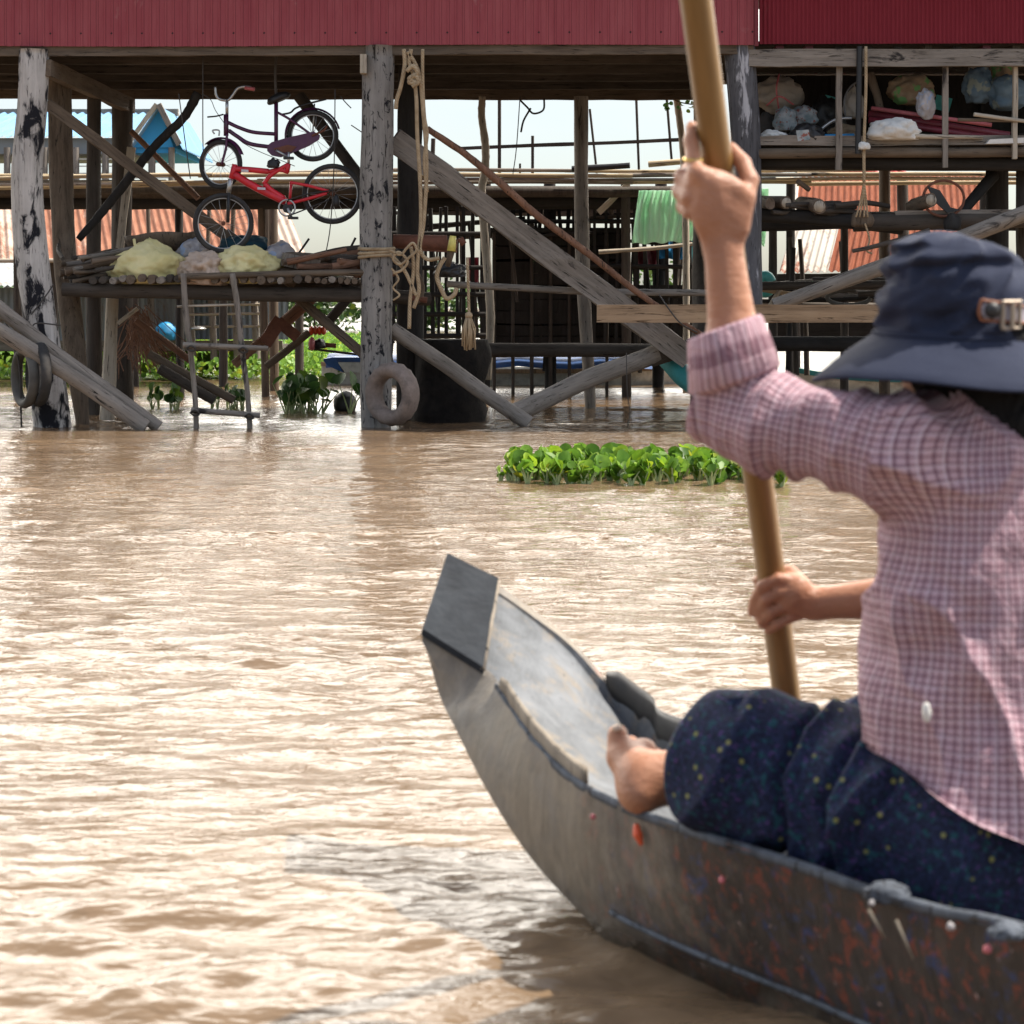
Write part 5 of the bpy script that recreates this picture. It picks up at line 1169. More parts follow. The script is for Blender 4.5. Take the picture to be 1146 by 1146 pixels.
# ================================================================== implicit modelling for soft bodies (one continuous surface each)
class Vox:
    def __init__(s, lo, hi, h):
        s.lo = np.array(lo, float); s.h = h; s.n = np.ceil((np.array(hi)-s.lo)/h).astype(int)+1
        s.F = np.full(tuple(s.n), 9.0, np.float32)
        s.ax = [s.lo[i]+np.arange(s.n[i])*h for i in range(3)]
    def sub(s, lo, hi):
        sl = []
        for i in range(3):
            a = max(0, int(math.floor((lo[i]-s.lo[i])/s.h))); b = min(s.n[i], int(math.ceil((hi[i]-s.lo[i])/s.h))+1)
            if b <= a: return None, None
            sl.append(slice(a, b))
        g = np.meshgrid(*[s.ax[i][sl[i]] for i in range(3)], indexing='ij')
        return tuple(sl), np.stack(g, -1).astype(np.float32)
    def put(s, d, sl, k, sub=False):
        A = s.F[sl]
        if sub: s.F[sl] = np.maximum(A, -d); return
        h = np.clip(.5+.5*(A-d)/k, 0, 1) if k > 0 else (d < A).astype(np.float32)
        s.F[sl] = A*(1-h)+d*h-(k*h*(1-h) if k > 0 else 0)
    def cap(s, a, b, ra, rb, k=.02, squash=None, sq=1.0):
        """tapered capsule; squash=(direction) with factor sq<1 flattens it"""
        a = np.array(a, float); b = np.array(b, float); R_ = max(ra, rb)+k+.004
        sl, p = s.sub(np.minimum(a, b)-R_, np.maximum(a, b)+R_)
        if sl is None: return
        ba = b-a; L2 = max(1e-9, ba@ba); t = np.clip(((p-a)@ba)/L2, 0, 1); q = p-a-t[..., None]*ba
        if squash is not None:
            n = np.array(squash, float); n /= np.linalg.norm(n); c = q@n; q = q+n*(c*(1/sq-1))[..., None]
        s.put(np.linalg.norm(q, axis=-1)-(ra+(rb-ra)*t), sl, k)
    def ell(s, c, r, axes=None, k=.02, sub=False):
        c = np.array(c, float); r = np.array(r, float); R_ = r.max()+k+.004
        sl, p = s.sub(c-R_, c+R_)
        if sl is None: return
        q = p-c
        if axes is not None: q = q@np.array(axes, float).T
        k0 = np.linalg.norm(q/r, axis=-1); k1 = np.linalg.norm(q/(r*r), axis=-1)+1e-9
        s.put(k0*(k0-1)/k1, sl, k, sub)
    def chain(s, pts, rs, k=.006, **kw):
        for i in range(len(pts)-1): s.cap(pts[i], pts[i+1], rs[i], rs[i+1], k, **kw)
    def mesh(s):
        F = s.F; I = F < 0; nx, ny, nz = [m-1 for m in F.shape]
        c = np.zeros((nx, ny, nz), np.int8)
        for dx in (0, 1):
            for dy in (0, 1):
                for dz in (0, 1): c += I[dx:dx+nx, dy:dy+ny, dz:dz+nz]
        act = (c > 0) & (c < 8); cells = np.argwhere(act); N = len(cells)
        idx = -np.ones((nx, ny, nz), np.int64); idx[act] = np.arange(N)
        acc = np.zeros((N, 3)); cnt = np.zeros(N); cor = [(x, y, z) for x in (0, 1) for y in (0, 1) for z in (0, 1)]
        for A in cor:
            for ax in range(3):
                if A[ax]: continue
                B = list(A); B[ax] = 1
                fa = F[cells[:, 0]+A[0], cells[:, 1]+A[1], cells[:, 2]+A[2]]; fb = F[cells[:, 0]+B[0], cells[:, 1]+B[1], cells[:, 2]+B[2]]
                m = (fa < 0) != (fb < 0); t = np.zeros(N); t[m] = fa[m]/(fa[m]-fb[m])
                p = cells+np.array(A, float); p[:, ax] += t; acc[m] += p[m]; cnt[m] += 1
        V = s.lo+(acc/cnt[:, None])*s.h; Q = []
        for ax in range(3):
            o1, o2 = [(1, 2), (2, 0), (0, 1)][ax]
            sl0 = [slice(0, None)]*3; sl1 = [slice(0, None)]*3; sl0[ax] = slice(0, -1); sl1[ax] = slice(1, None)
            a = I[tuple(sl0)]; b = I[tuple(sl1)]; e = np.argwhere(a != b)
            e = e[(e[:, o1] >= 1) & (e[:, o2] >= 1) & (e[:, o1] < F.shape[o1]-1) & (e[:, o2] < F.shape[o2]-1)]
            def g(d1, d2):
                q = e.copy(); q[:, o1] -= d1; q[:, o2] -= d2; return idx[q[:, 0], q[:, 1], q[:, 2]]
            q = np.stack([g(1, 1), g(0, 1), g(0, 0), g(1, 0)], -1); fl = ~a[e[:, 0], e[:, 1], e[:, 2]]; q[fl] = q[fl][:, ::-1]; Q.append(q)
        return V, np.vstack(Q)
def smooth_np(V, Q, it=2, lam=.5):
    E = np.vstack([Q[:, [0, 1]], Q[:, [1, 2]], Q[:, [2, 3]], Q[:, [3, 0]]])
    for _ in range(it):
        S = np.zeros_like(V); C = np.zeros(len(V)); np.add.at(S, E[:, 0], V[E[:, 1]]); np.add.at(C, E[:, 0], 1); np.add.at(S, E[:, 1], V[E[:, 0]]); np.add.at(C, E[:, 1], 1)
        V = V+lam*(S/np.maximum(C, 1)[:, None]-V)
    return V
def normals(V, Q):
    n = np.cross(V[Q[:, 2]]-V[Q[:, 0]], V[Q[:, 3]]-V[Q[:, 1]]); N = np.zeros_like(V)
    for k in range(4): np.add.at(N, Q[:, k], n)
    return N/np.maximum(np.linalg.norm(N, axis=1), 1e-9)[:, None]
def npmesh(name, V, Q, mat, parent=None, uvl=None, base=(0, 0, 0)):
    base = np.array(base, float); me = bpy.data.meshes.new(name); me.vertices.add(len(V)); me.vertices.foreach_set('co', (V-base).astype(np.float32).ravel())
    me.loops.add(Q.size); me.loops.foreach_set('vertex_index', Q.astype(np.int32).ravel()); me.polygons.add(len(Q)); me.polygons.foreach_set('loop_start', np.arange(0, Q.size, 4, dtype=np.int32))
    me.polygons.foreach_set('use_smooth', np.ones(len(Q), dtype=bool)); me.update(calc_edges=True)
    if uvl is not None:
        l = me.uv_layers.new(name='UVMap'); l.data.foreach_set('uv', uvl.astype(np.float32).ravel())
    me.materials.append(mat); o = bpy.data.objects.new(name, me); COL.objects.link(o); o.location = tuple(base); setp(o, parent); return o
def A(px, py, Y): return np.array(P(px, py, Y))

# ---- materials for person, boat and paddle
def skin_mat():
    t = NT('tanned_skin', .48, .4); v = t.coord('Object', (1, 1, 1), False)
    c = t.mix(t.ramp(t.noise(v, 9, 5, .6), [(.3, 0), (.7, 1)]), (.27, .115, .062), (.45, .215, .125)); c = t.mix(t.ramp(t.noise(v, 60, 3, .6), [(.45, 0), (.8, .4)]), c, (.28, .11, .06))
    t.color(c); t.b.inputs['Subsurface Weight'].default_value = .12; t.b.inputs['Subsurface Radius'].default_value = (.012, .004, .002); t.b.inputs['Subsurface Scale'].default_value = 1.0
    t.bump(t.math('ADD', t.noise(v, 110, 3, .6), t.math('MULTIPLY', t.noise(t.coord('Object', (1, 1, 2.5), False), 35, 4, .7), 1.5)), .5, .003); return t.m
def shirt_mat():
    t = NT('plum_checked_cotton', .9, .12); v = t.coord('UV', (1, 1, 1), False); x, y, z = t.sep(v)
    w = t.noise(t.coord('Object', (1, 1, 1), False), 10, 3, .5)
    def line(c, per, off, wd):
        f = t.math('FRACT', t.math('MULTIPLY', t.math('ADD', c, t.math('MULTIPLY', w, .004+off)), 1.0/per)); return t.ramp(f, [(0, 1), (wd*.7, 1), (wd, 0), (1-.03, 0), (1, 1)])
    a, b = line(x, .0104, 0, .32), line(y, .0104, .001, .32); la, lb = line(x, .0208, .0046, .12), line(y, .0208, .0046, .12)
    c = t.mix(t.ramp(w, [(.3, 0), (.7, 1)]), (.385, .25, .285), (.46, .31, .345))
    c = t.mix(t.math('MULTIPLY', a, .62), c, (.10, .035, .055)); c = t.mix(t.math('MULTIPLY', b, .62), c, (.10, .035, .055))
    c = t.mix(t.math('MULTIPLY', la, .35), c, (.62, .52, .56)); c = t.mix(t.math('MULTIPLY', lb, .35), c, (.62, .52, .56))
    t.color(c); o_ = t.coord('Object', (1, 1, 1), False)
    t.bump(t.math('ADD', t.noise(o_, 14, 4, .6, .8), t.math('MULTIPLY', t.noise(o_, 300, 2, .5), .06)), .7, .02); return t.m
def trouser_mat():
    t = NT('navy_dotted_cotton', .85, .2); v = t.coord('Object', (1, 1, 1), False)
    c = t.mix(t.ramp(t.noise(v, 170, 3, .7), [(.4, 0), (.65, 1)]), (.006, .009, .022), (.018, .026, .07))
    c = t.mix(t.ramp(t.noise(v, 90, 2, .5), [(.58, 0), (.66, .5)]), c, (.012, .09, .10)); c = t.mix(t.ramp(t.noise(v, 120, 2, .5, .5), [(.6, 0), (.68, .5)]), c, (.09, .04, .16))
    vo = t.n('ShaderNodeTexVoronoi'); vo.inputs['Scale'].default_value = 34; t.l(v, vo.inputs['Vector'])
    c = t.mix(t.ramp(vo.outputs['Distance'], [(.09, .6), (.16, 0)]), c, (.30, .29, .08))
    t.color(c); t.bump(t.math('ADD', t.noise(v, 9, 4, .6, .6), t.math('MULTIPLY', t.noise(v, 250, 2, .5), .06)), .5, .012); return t.m
M['skin'] = skin_mat(); M['shirt'] = shirt_mat(); M['trousers'] = trouser_mat()
M['hat'] = cloth('navy_hat_cotton', (.019, .024, .045), (.028, .034, .06), 8, 420, .35, .85)
M['hair'] = plain('black_hair', (.008, .007, .007), .7, 0, .2, dirt_amt=0); M['strap'] = cloth('pale_strap', (.32, .30, .34), (.42, .40, .44)); M['leather'] = plain('orange_leather_edge', (.22, .075, .03), .6)
M['buckle'] = plain('dull_brass_buckle', (.34, .28, .22), .5, .5); M['gold'] = plain('gold_ring', (.75, .52, .16), .25, 1.0, dirt_amt=0)
def pole_mat():
    t = NT('varnished_bamboo_pole', .38, .5); v = t.coord('Object', (1, 1, .1), False)
    c = t.mix(t.ramp(t.noise(v, 40, 5, .6), [(.3, 0), (.7, 1)]), (.15, .078, .022), (.27, .15, .048)); t.color(c); t.bump(t.noise(v, 60, 4, .6), .2, .002); return t.m
M['paddle_pole'] = pole_mat()
def hull_mat():
    t = NT('worn_painted_hull', .55, .4); v = t.coord('Object', (1, 1, 1), False); x, y, z = t.sep(v)
    g = t.noise(t.coord('Object', (5, 5, 1.2), False), 9, 7, .7, .6); m = t.noise(t.coord('Object', (1, 1, .35), False), 30, 5, .7, .8)
    bare = t.mix(t.ramp(g, [(.3, 0), (.7, 1)]), (.13, .108, .08), (.26, .22, .17))
    grey = t.mix(t.ramp(m, [(.3, 0), (.7, 1)]), (.07, .065, .06), (.22, .20, .18)); bare = t.mix(t.ramp(t.noise(v, 6, 5, .7), [(.45, 0), (.62, .75)]), bare, grey)
    dark = t.mix(t.ramp(g, [(.35, 0), (.7, 1)]), (.022, .018, .016), (.075, .058, .048))
    mm = t.noise(t.coord('Object', (1.3, 1, .8), False), 30, 7, .8, .35)
    dark = t.mix(t.ramp(mm, [(.535, 0), (.585, .8)]), dark, (.21, .052, .03))
    dark = t.mix(t.ramp(t.noise(t.coord('Object', (1, 1, .8), False), 24, 7, .8, .4), [(.555, 0), (.61, .7)]), dark, (.03, .055, .15))
    dark = t.mix(t.ramp(t.noise(t.coord('Object', (2.2, 2, 1), False), 34, 3, .6, .5), [(.68, 0), (.72, .8)]), dark, (.45, .30, .28))
    k = t.ramp(t.math('ADD', t.math('ADD', x, .5), t.math('MULTIPLY', t.math('SUBTRACT', t.noise(v, 5, 6, .75), .5), .6)), [(.13, 0), (.34, 1)])
    c = t.mix(k, bare, dark)
    c = t.mix(t.ramp(t.math('ADD', z, t.math('MULTIPLY', t.noise(v, 12, 5, .7), .06)), [(.045, .7), (.085, 0)]), c, (.035, .026, .018))
    t.color(c); wet = t.ramp(z, [(.02, 1), (.06, 0)]); t.rough(t.mix(wet, t.ramp(g, [(.3, .45), (.7, .72)]), (.15, .15, .15)))
    t.bump(t.math('ADD', g, t.math('MULTIPLY', m, .5)), .55, .006); return t.m
def inner_mat():
    t = NT('grey_blue_bow_planks', .7, .3); v = t.coord('Object', (1, 1, 1), False)
    g = t.noise(t.coord('Object', (1.8, 1.2, 1), False), 8, 6, .68, .5); c = t.mix(t.ramp(g, [(.3, 0), (.7, 1)]), (.065, .07, .076), (.165, .175, .19))
    c = t.mix(t.ramp(t.noise(v, 16, 6, .7), [(.52, 0), (.66, .8)]), c, (.20, .165, .125)); c = t.mix(t.ramp(t.noise(v, 40, 4, .7), [(.62, 0), (.7, .7)]), c, (.05, .05, .055))
    t.color(c); t.bump(g, .5, .006); return t.m
M['hull'] = hull_mat(); M['inner'] = inner_mat()
M['bow_plate'] = cloth('dark_scratched_plate', (.010, .012, .016), (.030, .035, .042), 12, 60, .4, .75)
M['gunwale'] = wood('worn_gunwale_wood', (.11, .125, .15), (.03, .034, .042), patch=(.03, .03, .035), patch_at=.6, patch_scale=9)
M['gunwale_bare'] = wood('bare_edge_wood', (.27, .23, .18), (.12, .10, .08))

# ================================================================== the dug boat
BO = thing('wooden_boat', 'worn wooden canoe with upturned grey bow carrying the rower in the navy hat', 'boat', (.45, 3.1, 0))
d_ = np.array([.61, -.79, 0]); n_ = np.array([.79, .61, 0])
def NN(s, w=0, z=.25): return np.array([.272, 3.01, 0])+d_*s+n_*w+np.array([0, 0, z])
gn = [A(472, 712, 3.80), A(540, 755, 3.72), A(558, 775, 3.65), A(592, 825, 3.50), A(640, 872, 3.36), A(704, 906, 3.20), A(790, 936, 3.01), NN(.18, 0, .245), NN(.37, 0, .238), A(1146, 1040, 2.56), NN(.75, 0, .245), NN(1.1, .02, .25), NN(1.6, .08, .27), NN(2.0, .16, .30)]
gf = [A(500, 627, 4.05), A(557, 655, 3.98), A(600, 685, 3.96), A(641, 718, 3.94), A(686, 768, 3.90), A(728, 802, 3.80), A(772, 832, 3.64), NN(.10, .50, .235), NN(.35, .53, .235), NN(.56, .55, .24), NN(.75, .56, .245), NN(1.1, .54, .25), NN(1.6, .46, .27), NN(2.0, .36, .30)]
bn = [A(474, 716, 3.80), A(492, 778, 3.76), A(508, 812, 3.70), A(545, 885, 3.58), A(592, 958, 3.48), A(650, 1022, 3.38), A(705, 1066, 3.30)+np.array([0, 0, -.01]), NN(.02, .13, -.06), NN(.30, .11, -.08), NN(.5, .10, -.08), NN(.75, .10, -.08), NN(1.1, .12, -.08), NN(1.6, .16, -.04), NN(2.0, .22, .06)]
bf = [A(498, 640, 4.04), gf[1]-[.02, 0, .10], gf[2]-[.03, .03, .15], gf[3]-[.04, .05, .20], gf[4]-[.06, .08, .26], gf[5]-[.06, .10, .30], gf[6]-[.06, .10, .30], NN(.10, .38, -.06), NN(.35, .42, -.08), NN(.56, .44, -.08), NN(.75, .44, -.08), NN(1.1, .42, -.08), NN(1.6, .34, -.04), NN(2.0, .30, .06)]
hd = [.002, .004, .006, .012, .022, .05, .095, .12, .13, .13, .13, .13, .12, .08]
def dens(L, m=7): return [np.array(v) for v in spline([Vector(x) for x in L], m)]
GN, GF, BN, BF = dens(gn), dens(gf), dens(bn), dens(bf); HD = np.interp(np.linspace(0, 1, len(GN)), np.linspace(0, 1, len(hd)), hd)
V = []; F = []; n = len(GN); K = 16
for i in range(n):
    c = GF[i]-GN[i]; w = np.linalg.norm(c); c = c/w; up = np.array([0, 0, 1.]); e = min(.022, w*.08); h = HD[i]
    mid = (BN[i]+BF[i])/2
    fn = GN[i]+c*(e+.35*h)-up*h; ff = GF[i]-c*(e+.35*h)-up*h
    bulge = lambda a, b, o: (a+b)/2+o
    sec = [GN[i], GN[i]*.62+BN[i]*.38-c*.012*min(1, h/.05+.3), GN[i]*.28+BN[i]*.72-c*.010, BN[i], BN[i]*.7+BF[i]*.3-up*.012, BN[i]*.3+BF[i]*.7-up*.012, BF[i], GF[i]*.35+BF[i]*.65+c*.015, GF[i]*.7+BF[i]*.3+c*.012, GF[i], GF[i]-c*e, ff, ff*.65+fn*.35-up*.004, ff*.35+fn*.65-up*.004, fn, GN[i]+c*e]
    V += sec
hull_f = []; in_f = []
for i in range(n-1):
    for k in range(K):
        f = (i*K+k, (i+1)*K+k, (i+1)*K+(k+1) % K, i*K+(k+1) % K); (in_f if 10 <= k <= 14 else hull_f).append(f)
hull_f.append(tuple(range(K))); hull_f.append(tuple((n-1)*K+k for k in range(K-1, -1, -1)))
def part_faces(name, V, F, mat, parent, smooth=False):
    u = sorted({i for f in F for i in f}); m = {a: b for b, a in enumerate(u)}; c = np.array((.45, 3.1, 0)); o = ob(name, [tuple(np.array(V[i])-c) for i in u], [tuple(m[i] for i in f) for f in F], mat, parent, smooth, Matrix.Translation(c)); return o
h_o = part_faces('hull', V, hull_f, M['hull'], BO, True); i_o = part_faces('bow_floor', V, in_f, M['inner'], BO)
for o in (h_o,):
    md = o.modifiers.new('edge', 'EDGE_SPLIT'); md.split_angle = R(38)
# dark nose plate, lying on the tip
a, b, c, d = [A(*q) for q in ((500, 627, 4.05), (557, 655, 3.98), (540, 755, 3.72), (472, 712, 3.80))]
nn = np.cross(b-a, d-a); nn /= np.linalg.norm(nn); nn = nn if nn[2] > 0 else -nn
m_ = (a+b+c+d)/4; L = [m_+(q-m_)*s_+nn*t_ for s_, t_ in ((1.03, .004), (1.0, .016)) for q in (a, b, c, d)]
ob('nose_plate', [tuple(q-m_) for q in L], [(0, 1, 2, 3), (7, 6, 5, 4), (0, 4, 5, 1), (1, 5, 6, 2), (2, 6, 7, 3), (3, 7, 4, 0)], M['bow_plate'], BO, False, Matrix.Translation(m_))
ob('nose_edge', *tube_g([tuple(b+nn*.010), tuple((b+c)/2+nn*.012), tuple(c+nn*.010)], .0045, 8)[:2], M['gunwale_bare'], BO, True)
# gunwale strips
def strip(name, L, off, w, t, mat, i0, i1, wob=.004, up_=.0):
    V = []; F = []
    q = L[i0:i1]
    for i, p in enumerate(q):
        cc = (GF[i0+i]-GN[i0+i]); cc = cc/np.linalg.norm(cc); z = np.array([0, 0, 1.]); j = wob*noise.noise(Vector((i*.7, off*50, w*90)))
        c0 = p+cc*(off+j)+z*up_; tt = min(1, i/3+.3)
        V += [c0-cc*w/2-z*t*.7, c0+cc*w/2-z*t*.7, c0+cc*w/2+z*t*.3*tt, c0+cc*w*.2+z*t*.5*tt, c0-cc*w/2+z*t*.35*tt]
    for i in range(len(q)-1):
        for k in range(5): F.append((i*5+k, i*5+(k+1) % 5, (i+1)*5+(k+1) % 5, (i+1)*5+k))
    F.append((4, 3, 2, 1, 0)); m = (len(q)-1)*5; F.append(tuple(m+k for k in range(5))); V = [tuple(v-q[0]) for v in V]
    return ob(name, V, F, mat, BO, True, Matrix.Translation(q[0]))
strip('gunwale', GN, .006, .014, .011, M['gunwale'], 12, n-1); strip('gunwale_edge', GN, .016, .018, .03, M['gunwale_bare'], 14, 31, up_=.014)
strip('gunwale', GF, -.012, .026, .06, M['black'], 27, n-1, up_=.01); strip('gunwale_edge', GF, .006, .016, .05, M['gunwale_bare'], 28, n-1, up_=.012)
# old plank line along the side, rib block, nails, bottom boards
def side(i, f): return GN[i]*(1-f)+BN[i]*f
pts = [side(i, np.interp(i, [38, 50, 70], [.78, .66, .56]))-(GF[i]-GN[i])/np.linalg.norm(GF[i]-GN[i])*.014 for i in range(38, 72, 2)]
tube('plank_seam', pts, .0045, M['gunwale'], BO, ns=6, n=3)
lump('rib_block', A(992, 1000, 2.735)+np.array([0, 0, .0]), (.028, .020, .015), M['gunwale'], BO, amp=.22, freq=2, flat=.7, seed=4); lump('rib_block', A(1128, 1043, 2.56), (.022, .018, .011), M['gunwale'], BO, amp=.3, flat=.7, seed=8)
for (x, y, Y, r, m) in ((672, 911, 3.24, .0045, 'pinkish'), (816, 981, 3.0, .005, 'pinkish'), (1071, 1032, 2.62, .005, 'grey_sack'), (1112, 1057, 2.575, .0055, 'pinkish'), (983, 1006, 2.70, .004, 'grey_sack')):
    lump('nail_dab', A(x, y, Y)-np.array([.012, .02, 0]), (r, r, r*1.2), M[m], BO, sub=2)
tube('paint_chip', [A(712, 922, 3.165), A(714, 934, 3.16), A(718, 946, 3.155)], [.004, .0075, .003], M['orange'], BO, ns=8)
for (p, q) in (((972, 1018, 2.695), (990, 1050, 2.69)), ((1003, 1030, 2.66), (1022, 1074, 2.65))): tube('tar_streak', [A(*p), A(*q)], [.0025, .001], M['gunwale_bare'], BO, ns=6)
for k, w in enumerate((.14, .25, .36)):
    a_, b_ = NN(-.02, w, .142), NN(1.9, w*.9+.03, .142); board('floor_board', a_, b_, .10, .018, M['gunwale_bare'], BO, up=tuple(n_))
board('seat_board', NN(.33, .03, .165), NN(.33, .50, .165), .16, .02, M['grey_wood'], BO, up=tuple(d_))

# ================================================================== pole
p0, p1 = A(803, 185, 3.03), A(866, 668, 3.345); dr = (p1-p0); pt = p0-dr*(.75); pb = p0+dr*((p0[2]+.45)/(p0[2]-p1[2]))
PO = pole('rowing_pole', pt, pb, .0225, .0235, M['paddle_pole'], rough=.03, ns=24, seg=40)
tag(PO, 'smooth yellow brown wooden pole gripped in both hands by the rower', 'pole')
def onpole(py): t = (P(0, py, 1).z-1); return None

# ================================================================== the rower
f_ = np.array([-.61, .79, 0]); l_ = np.array([-.79, -.61, 0]); u_ = np.array([0, 0, 1.])
PE = thing('person', 'person in navy bucket hat and plum checked shirt, sitting in the canoe, raising a pole', 'person', tuple(A(1130, 1000, 2.92)))
pelv = A(1150, 925, 2.93); chest = A(1112, 610, 2.96); neck = A(1088, 468, 2.96)
Sl = A(1000, 506, 2.87); Sr = neck-l_*.17-u_*.045
El = A(832, 466, 2.985); Wl = A(808, 268, 2.985)
Er = Sr+np.array([-.045, .15, -.225]); Wr = A(912, 676, 3.315)
kneeL = A(838, 868, 3.06); hipL = pelv+l_*.10+f_*.03; hipR = pelv-l_*.10+f_*.03; kneeR = A(975, 838, 3.36)
head = A(1078, 382, 2.985)
B = Vox((.02, 2.6, .05), (1.0, 3.62, 1.30), .0044)
ax = [l_, f_, u_]
B.ell(head, (.074, .092, .108), ax, .01); B.ell(head+f_*.03-u_*.06, (.055, .06, .055), ax, .03); B.cap(neck-u_*.02, head-u_*.05, .052, .05, .03)
B.ell(head+f_*.092-u_*.012, (.011, .016, .02), ax, .015)           # nose
for s in (-1, 1):
    B.ell(head+l_*.075*s-u_*.01-f_*.002, (.010, .022, .032), ax, .008); B.ell(head+l_*.03*s+f_*.076+u_*.012, (.017, .010, .008), ax, .012); B.ell(head+l_*.035*s+f_*.064-u_*.028, (.02, .018, .018), ax, .02)
B.ell(head+f_*.088-u_*.052, (.024, .010, .006), ax, .006); B.ell(head+f_*.088-u_*.062, (.021, .010, .007), ax, .006); B.ell(head+f_*.076-u_*.085, (.02, .018, .014), ax, .02)
for s in (-1, 1): B.ell(head+l_*.03*s+f_*.098-u_*.004, (.012, .012, .007), ax, sub=True)
B.cap(pelv+u_*.05, chest-u_*.06, .12, .13, .06, f_, .72); B.cap(chest-u_*.06, chest+u_*.06, .13, .135, .06, f_, .72); B.cap(Sl-l_*.03, Sr+l_*.03, .055, .055, .05); B.cap(chest+u_*.1, neck, .09, .055, .05)
B.cap(hipL, kneeL, .088, .06, .04); B.cap(hipR, kneeR, .088, .06, .04)
B.cap(Sl, El, .05, .041, .03); B.cap(El, El*.6+Wl*.4, .042, .039, .03); B.cap(El*.6+Wl*.4, Wl, .039, .0275, .02, f_, .85)
B.cap(Sr, Er, .05, .041, .03); B.cap(Er, Er*.6+Wr*.4, .042, .037, .03); B.cap(Er*.6+Wr*.4, Wr, .037, .024, .02)
# left hand: palm on the near side of the pole
cY = np.array([0, 1., 0])
B.cap(Wl, A(803, 232, 2.978), .027, .034, .015, cY, .62); B.cap(A(803, 240, 2.978), A(801, 220, 2.978), .036, .034, .012, cY, .55); B.cap(A(779, 192, 2.975), A(825, 212, 2.975), .013, .013, .014); B.cap(A(784, 198, 2.966), A(797, 245, 2.970), .0085, .008, .012); B.cap(A(800, 206, 2.964), A(805, 248, 2.970), .0085, .008, .012)
B.cap(A(826, 255, 2.985), A(834, 222, 2.985), .017, .014, .012)
hand_l = [([A(783, 203, 2.978), A(776, 180, 2.988), A(773, 158, 3.005), A(774, 141, 3.022)], [.0122, .0112, .0102, .0088]),
          ([A(776, 208, 2.982), A(763, 197, 3.012), A(772, 189, 3.052), A(797, 188, 3.066), A(815, 190, 3.060)], [.0120, .0110, .0105, .0095, .0085]),
          ([A(771, 222, 2.984), A(760, 214, 3.014), A(770, 207, 3.054), A(797, 206, 3.070), A(813, 208, 3.064)], [.0118, .0108, .010, .0092, .0082]),
          ([A(772, 238, 2.988), A(764, 231, 3.016), A(775, 225, 3.054), A(799, 223, 3.070)], [.0108, .0098, .009, .008]),
          ([A(834, 224, 2.985), A(839, 202, 3.0), A(831, 182, 3.024), A(818, 166, 3.045)], [.0135, .0125, .0115, .0095])]
for pts, rs in hand_l: B.chain(pts, rs, .005)
# right hand: fingers round the near face of the pole
B.cap(Wr, A(888, 668, 3.305), .0235, .027, .015, (.2, 1, .1), .72); B.cap(A(893, 655, 3.31), A(880, 650, 3.325), .018, .015, .012)
hand_r = [([A(886, 650, 3.308), A(870, 648, 3.300), A(853, 656, 3.303), A(845, 671, 3.318), A(841, 686, 3.330)], [.0112, .0102, .0096, .0088, .0076]),
          ([A(888, 664, 3.305), A(872, 663, 3.299), A(857, 672, 3.303), A(849, 684, 3.320), (A(849, 692, 3.345))], [.0108, .0098, .0092, .0085, .0075]),
          ([A(892, 677, 3.308), A(878, 678, 3.302), A(863, 686, 3.304), (A(853, 696, 3.320)), A(853, 700, 3.35)], [.0104, .0094, .0088, .0082, .0072]),
          ([A(896, 688, 3.314), A(884, 692, 3.306), (A(870, 699, 3.308)), A(860, 706, 3.324)], [.0092, .0084, .0078, .007]),
          ([A(896, 654, 3.318), A(884, 641, 3.335), A(866, 642, 3.373), A(848, 650, 3.376)], [.0145, .0130, .0115, .0092])]
for pts, rs in hand_r: B.chain(pts, rs, .0025)
# shins and feet (the visible foot is crossed under the left knee)
B.cap(kneeR, A(800, 892, 3.20), .055, .036, .03); B.cap(A(800, 888, 3.20), A(752, 873, 3.20), .034, .033, .02)
B.ell(A(716, 886, 3.19), (.034, .042, .033), None, .025); B.cap(A(752, 868, 3.20), A(722, 868, 3.20), .036, .036, .02); B.cap(A(720, 872, 3.20), A(698, 846, 3.24), .034, .026, .02)
B.cap(A(700, 850, 3.24), A(720, 842, 3.27), .022, .022, .015)
for i, (x, y, Y, r) in enumerate(((691, 822, 3.25, .0165), (706, 830, 3.28, .011), (717, 834, 3.29, .0105), (727, 838, 3.30, .010), (736, 843, 3.31, .0092))):
    B.chain([A(x+4, y+22, Y-.005), A(x+1, y+8, Y), A(x, y, Y+.004)], [r*1.1, r, r*.95], .004)
B.cap(kneeL, A(985, 925, 3.22), .055, .036, .03); B.cap(A(985, 925, 3.22), A(1010, 935, 3.36), .034, .024, .02)
V, Q = B.mesh(); V = smooth_np(V, Q, 2, .4)
body = npmesh('body', V, Q, M['skin'], PE, None, head)
for s in (-1, 1): lump('eye', head+l_*.03*s+f_*.083-u_*.002, (.012, .012, .011), M['white_paint'], PE, amp=0, flat=1, sub=2)
for pts, rs in hand_l[:1]: pass
o = lump('big_toenail', A(691, 815, 3.243), (.009, .008, .006), M['pink_sack'], PE, amp=0, flat=1, sub=2)
# ring on the left hand
rc = A(776, 178, 2.989); 
tube('ring', [rc+np.array([math.cos(a*.5236)*.0125, math.sin(a*.5236)*.0125, math.sin(a*.5236)*.003]) for a in range(13)], .0025, M['gold'], PE, ns=6, n=2)
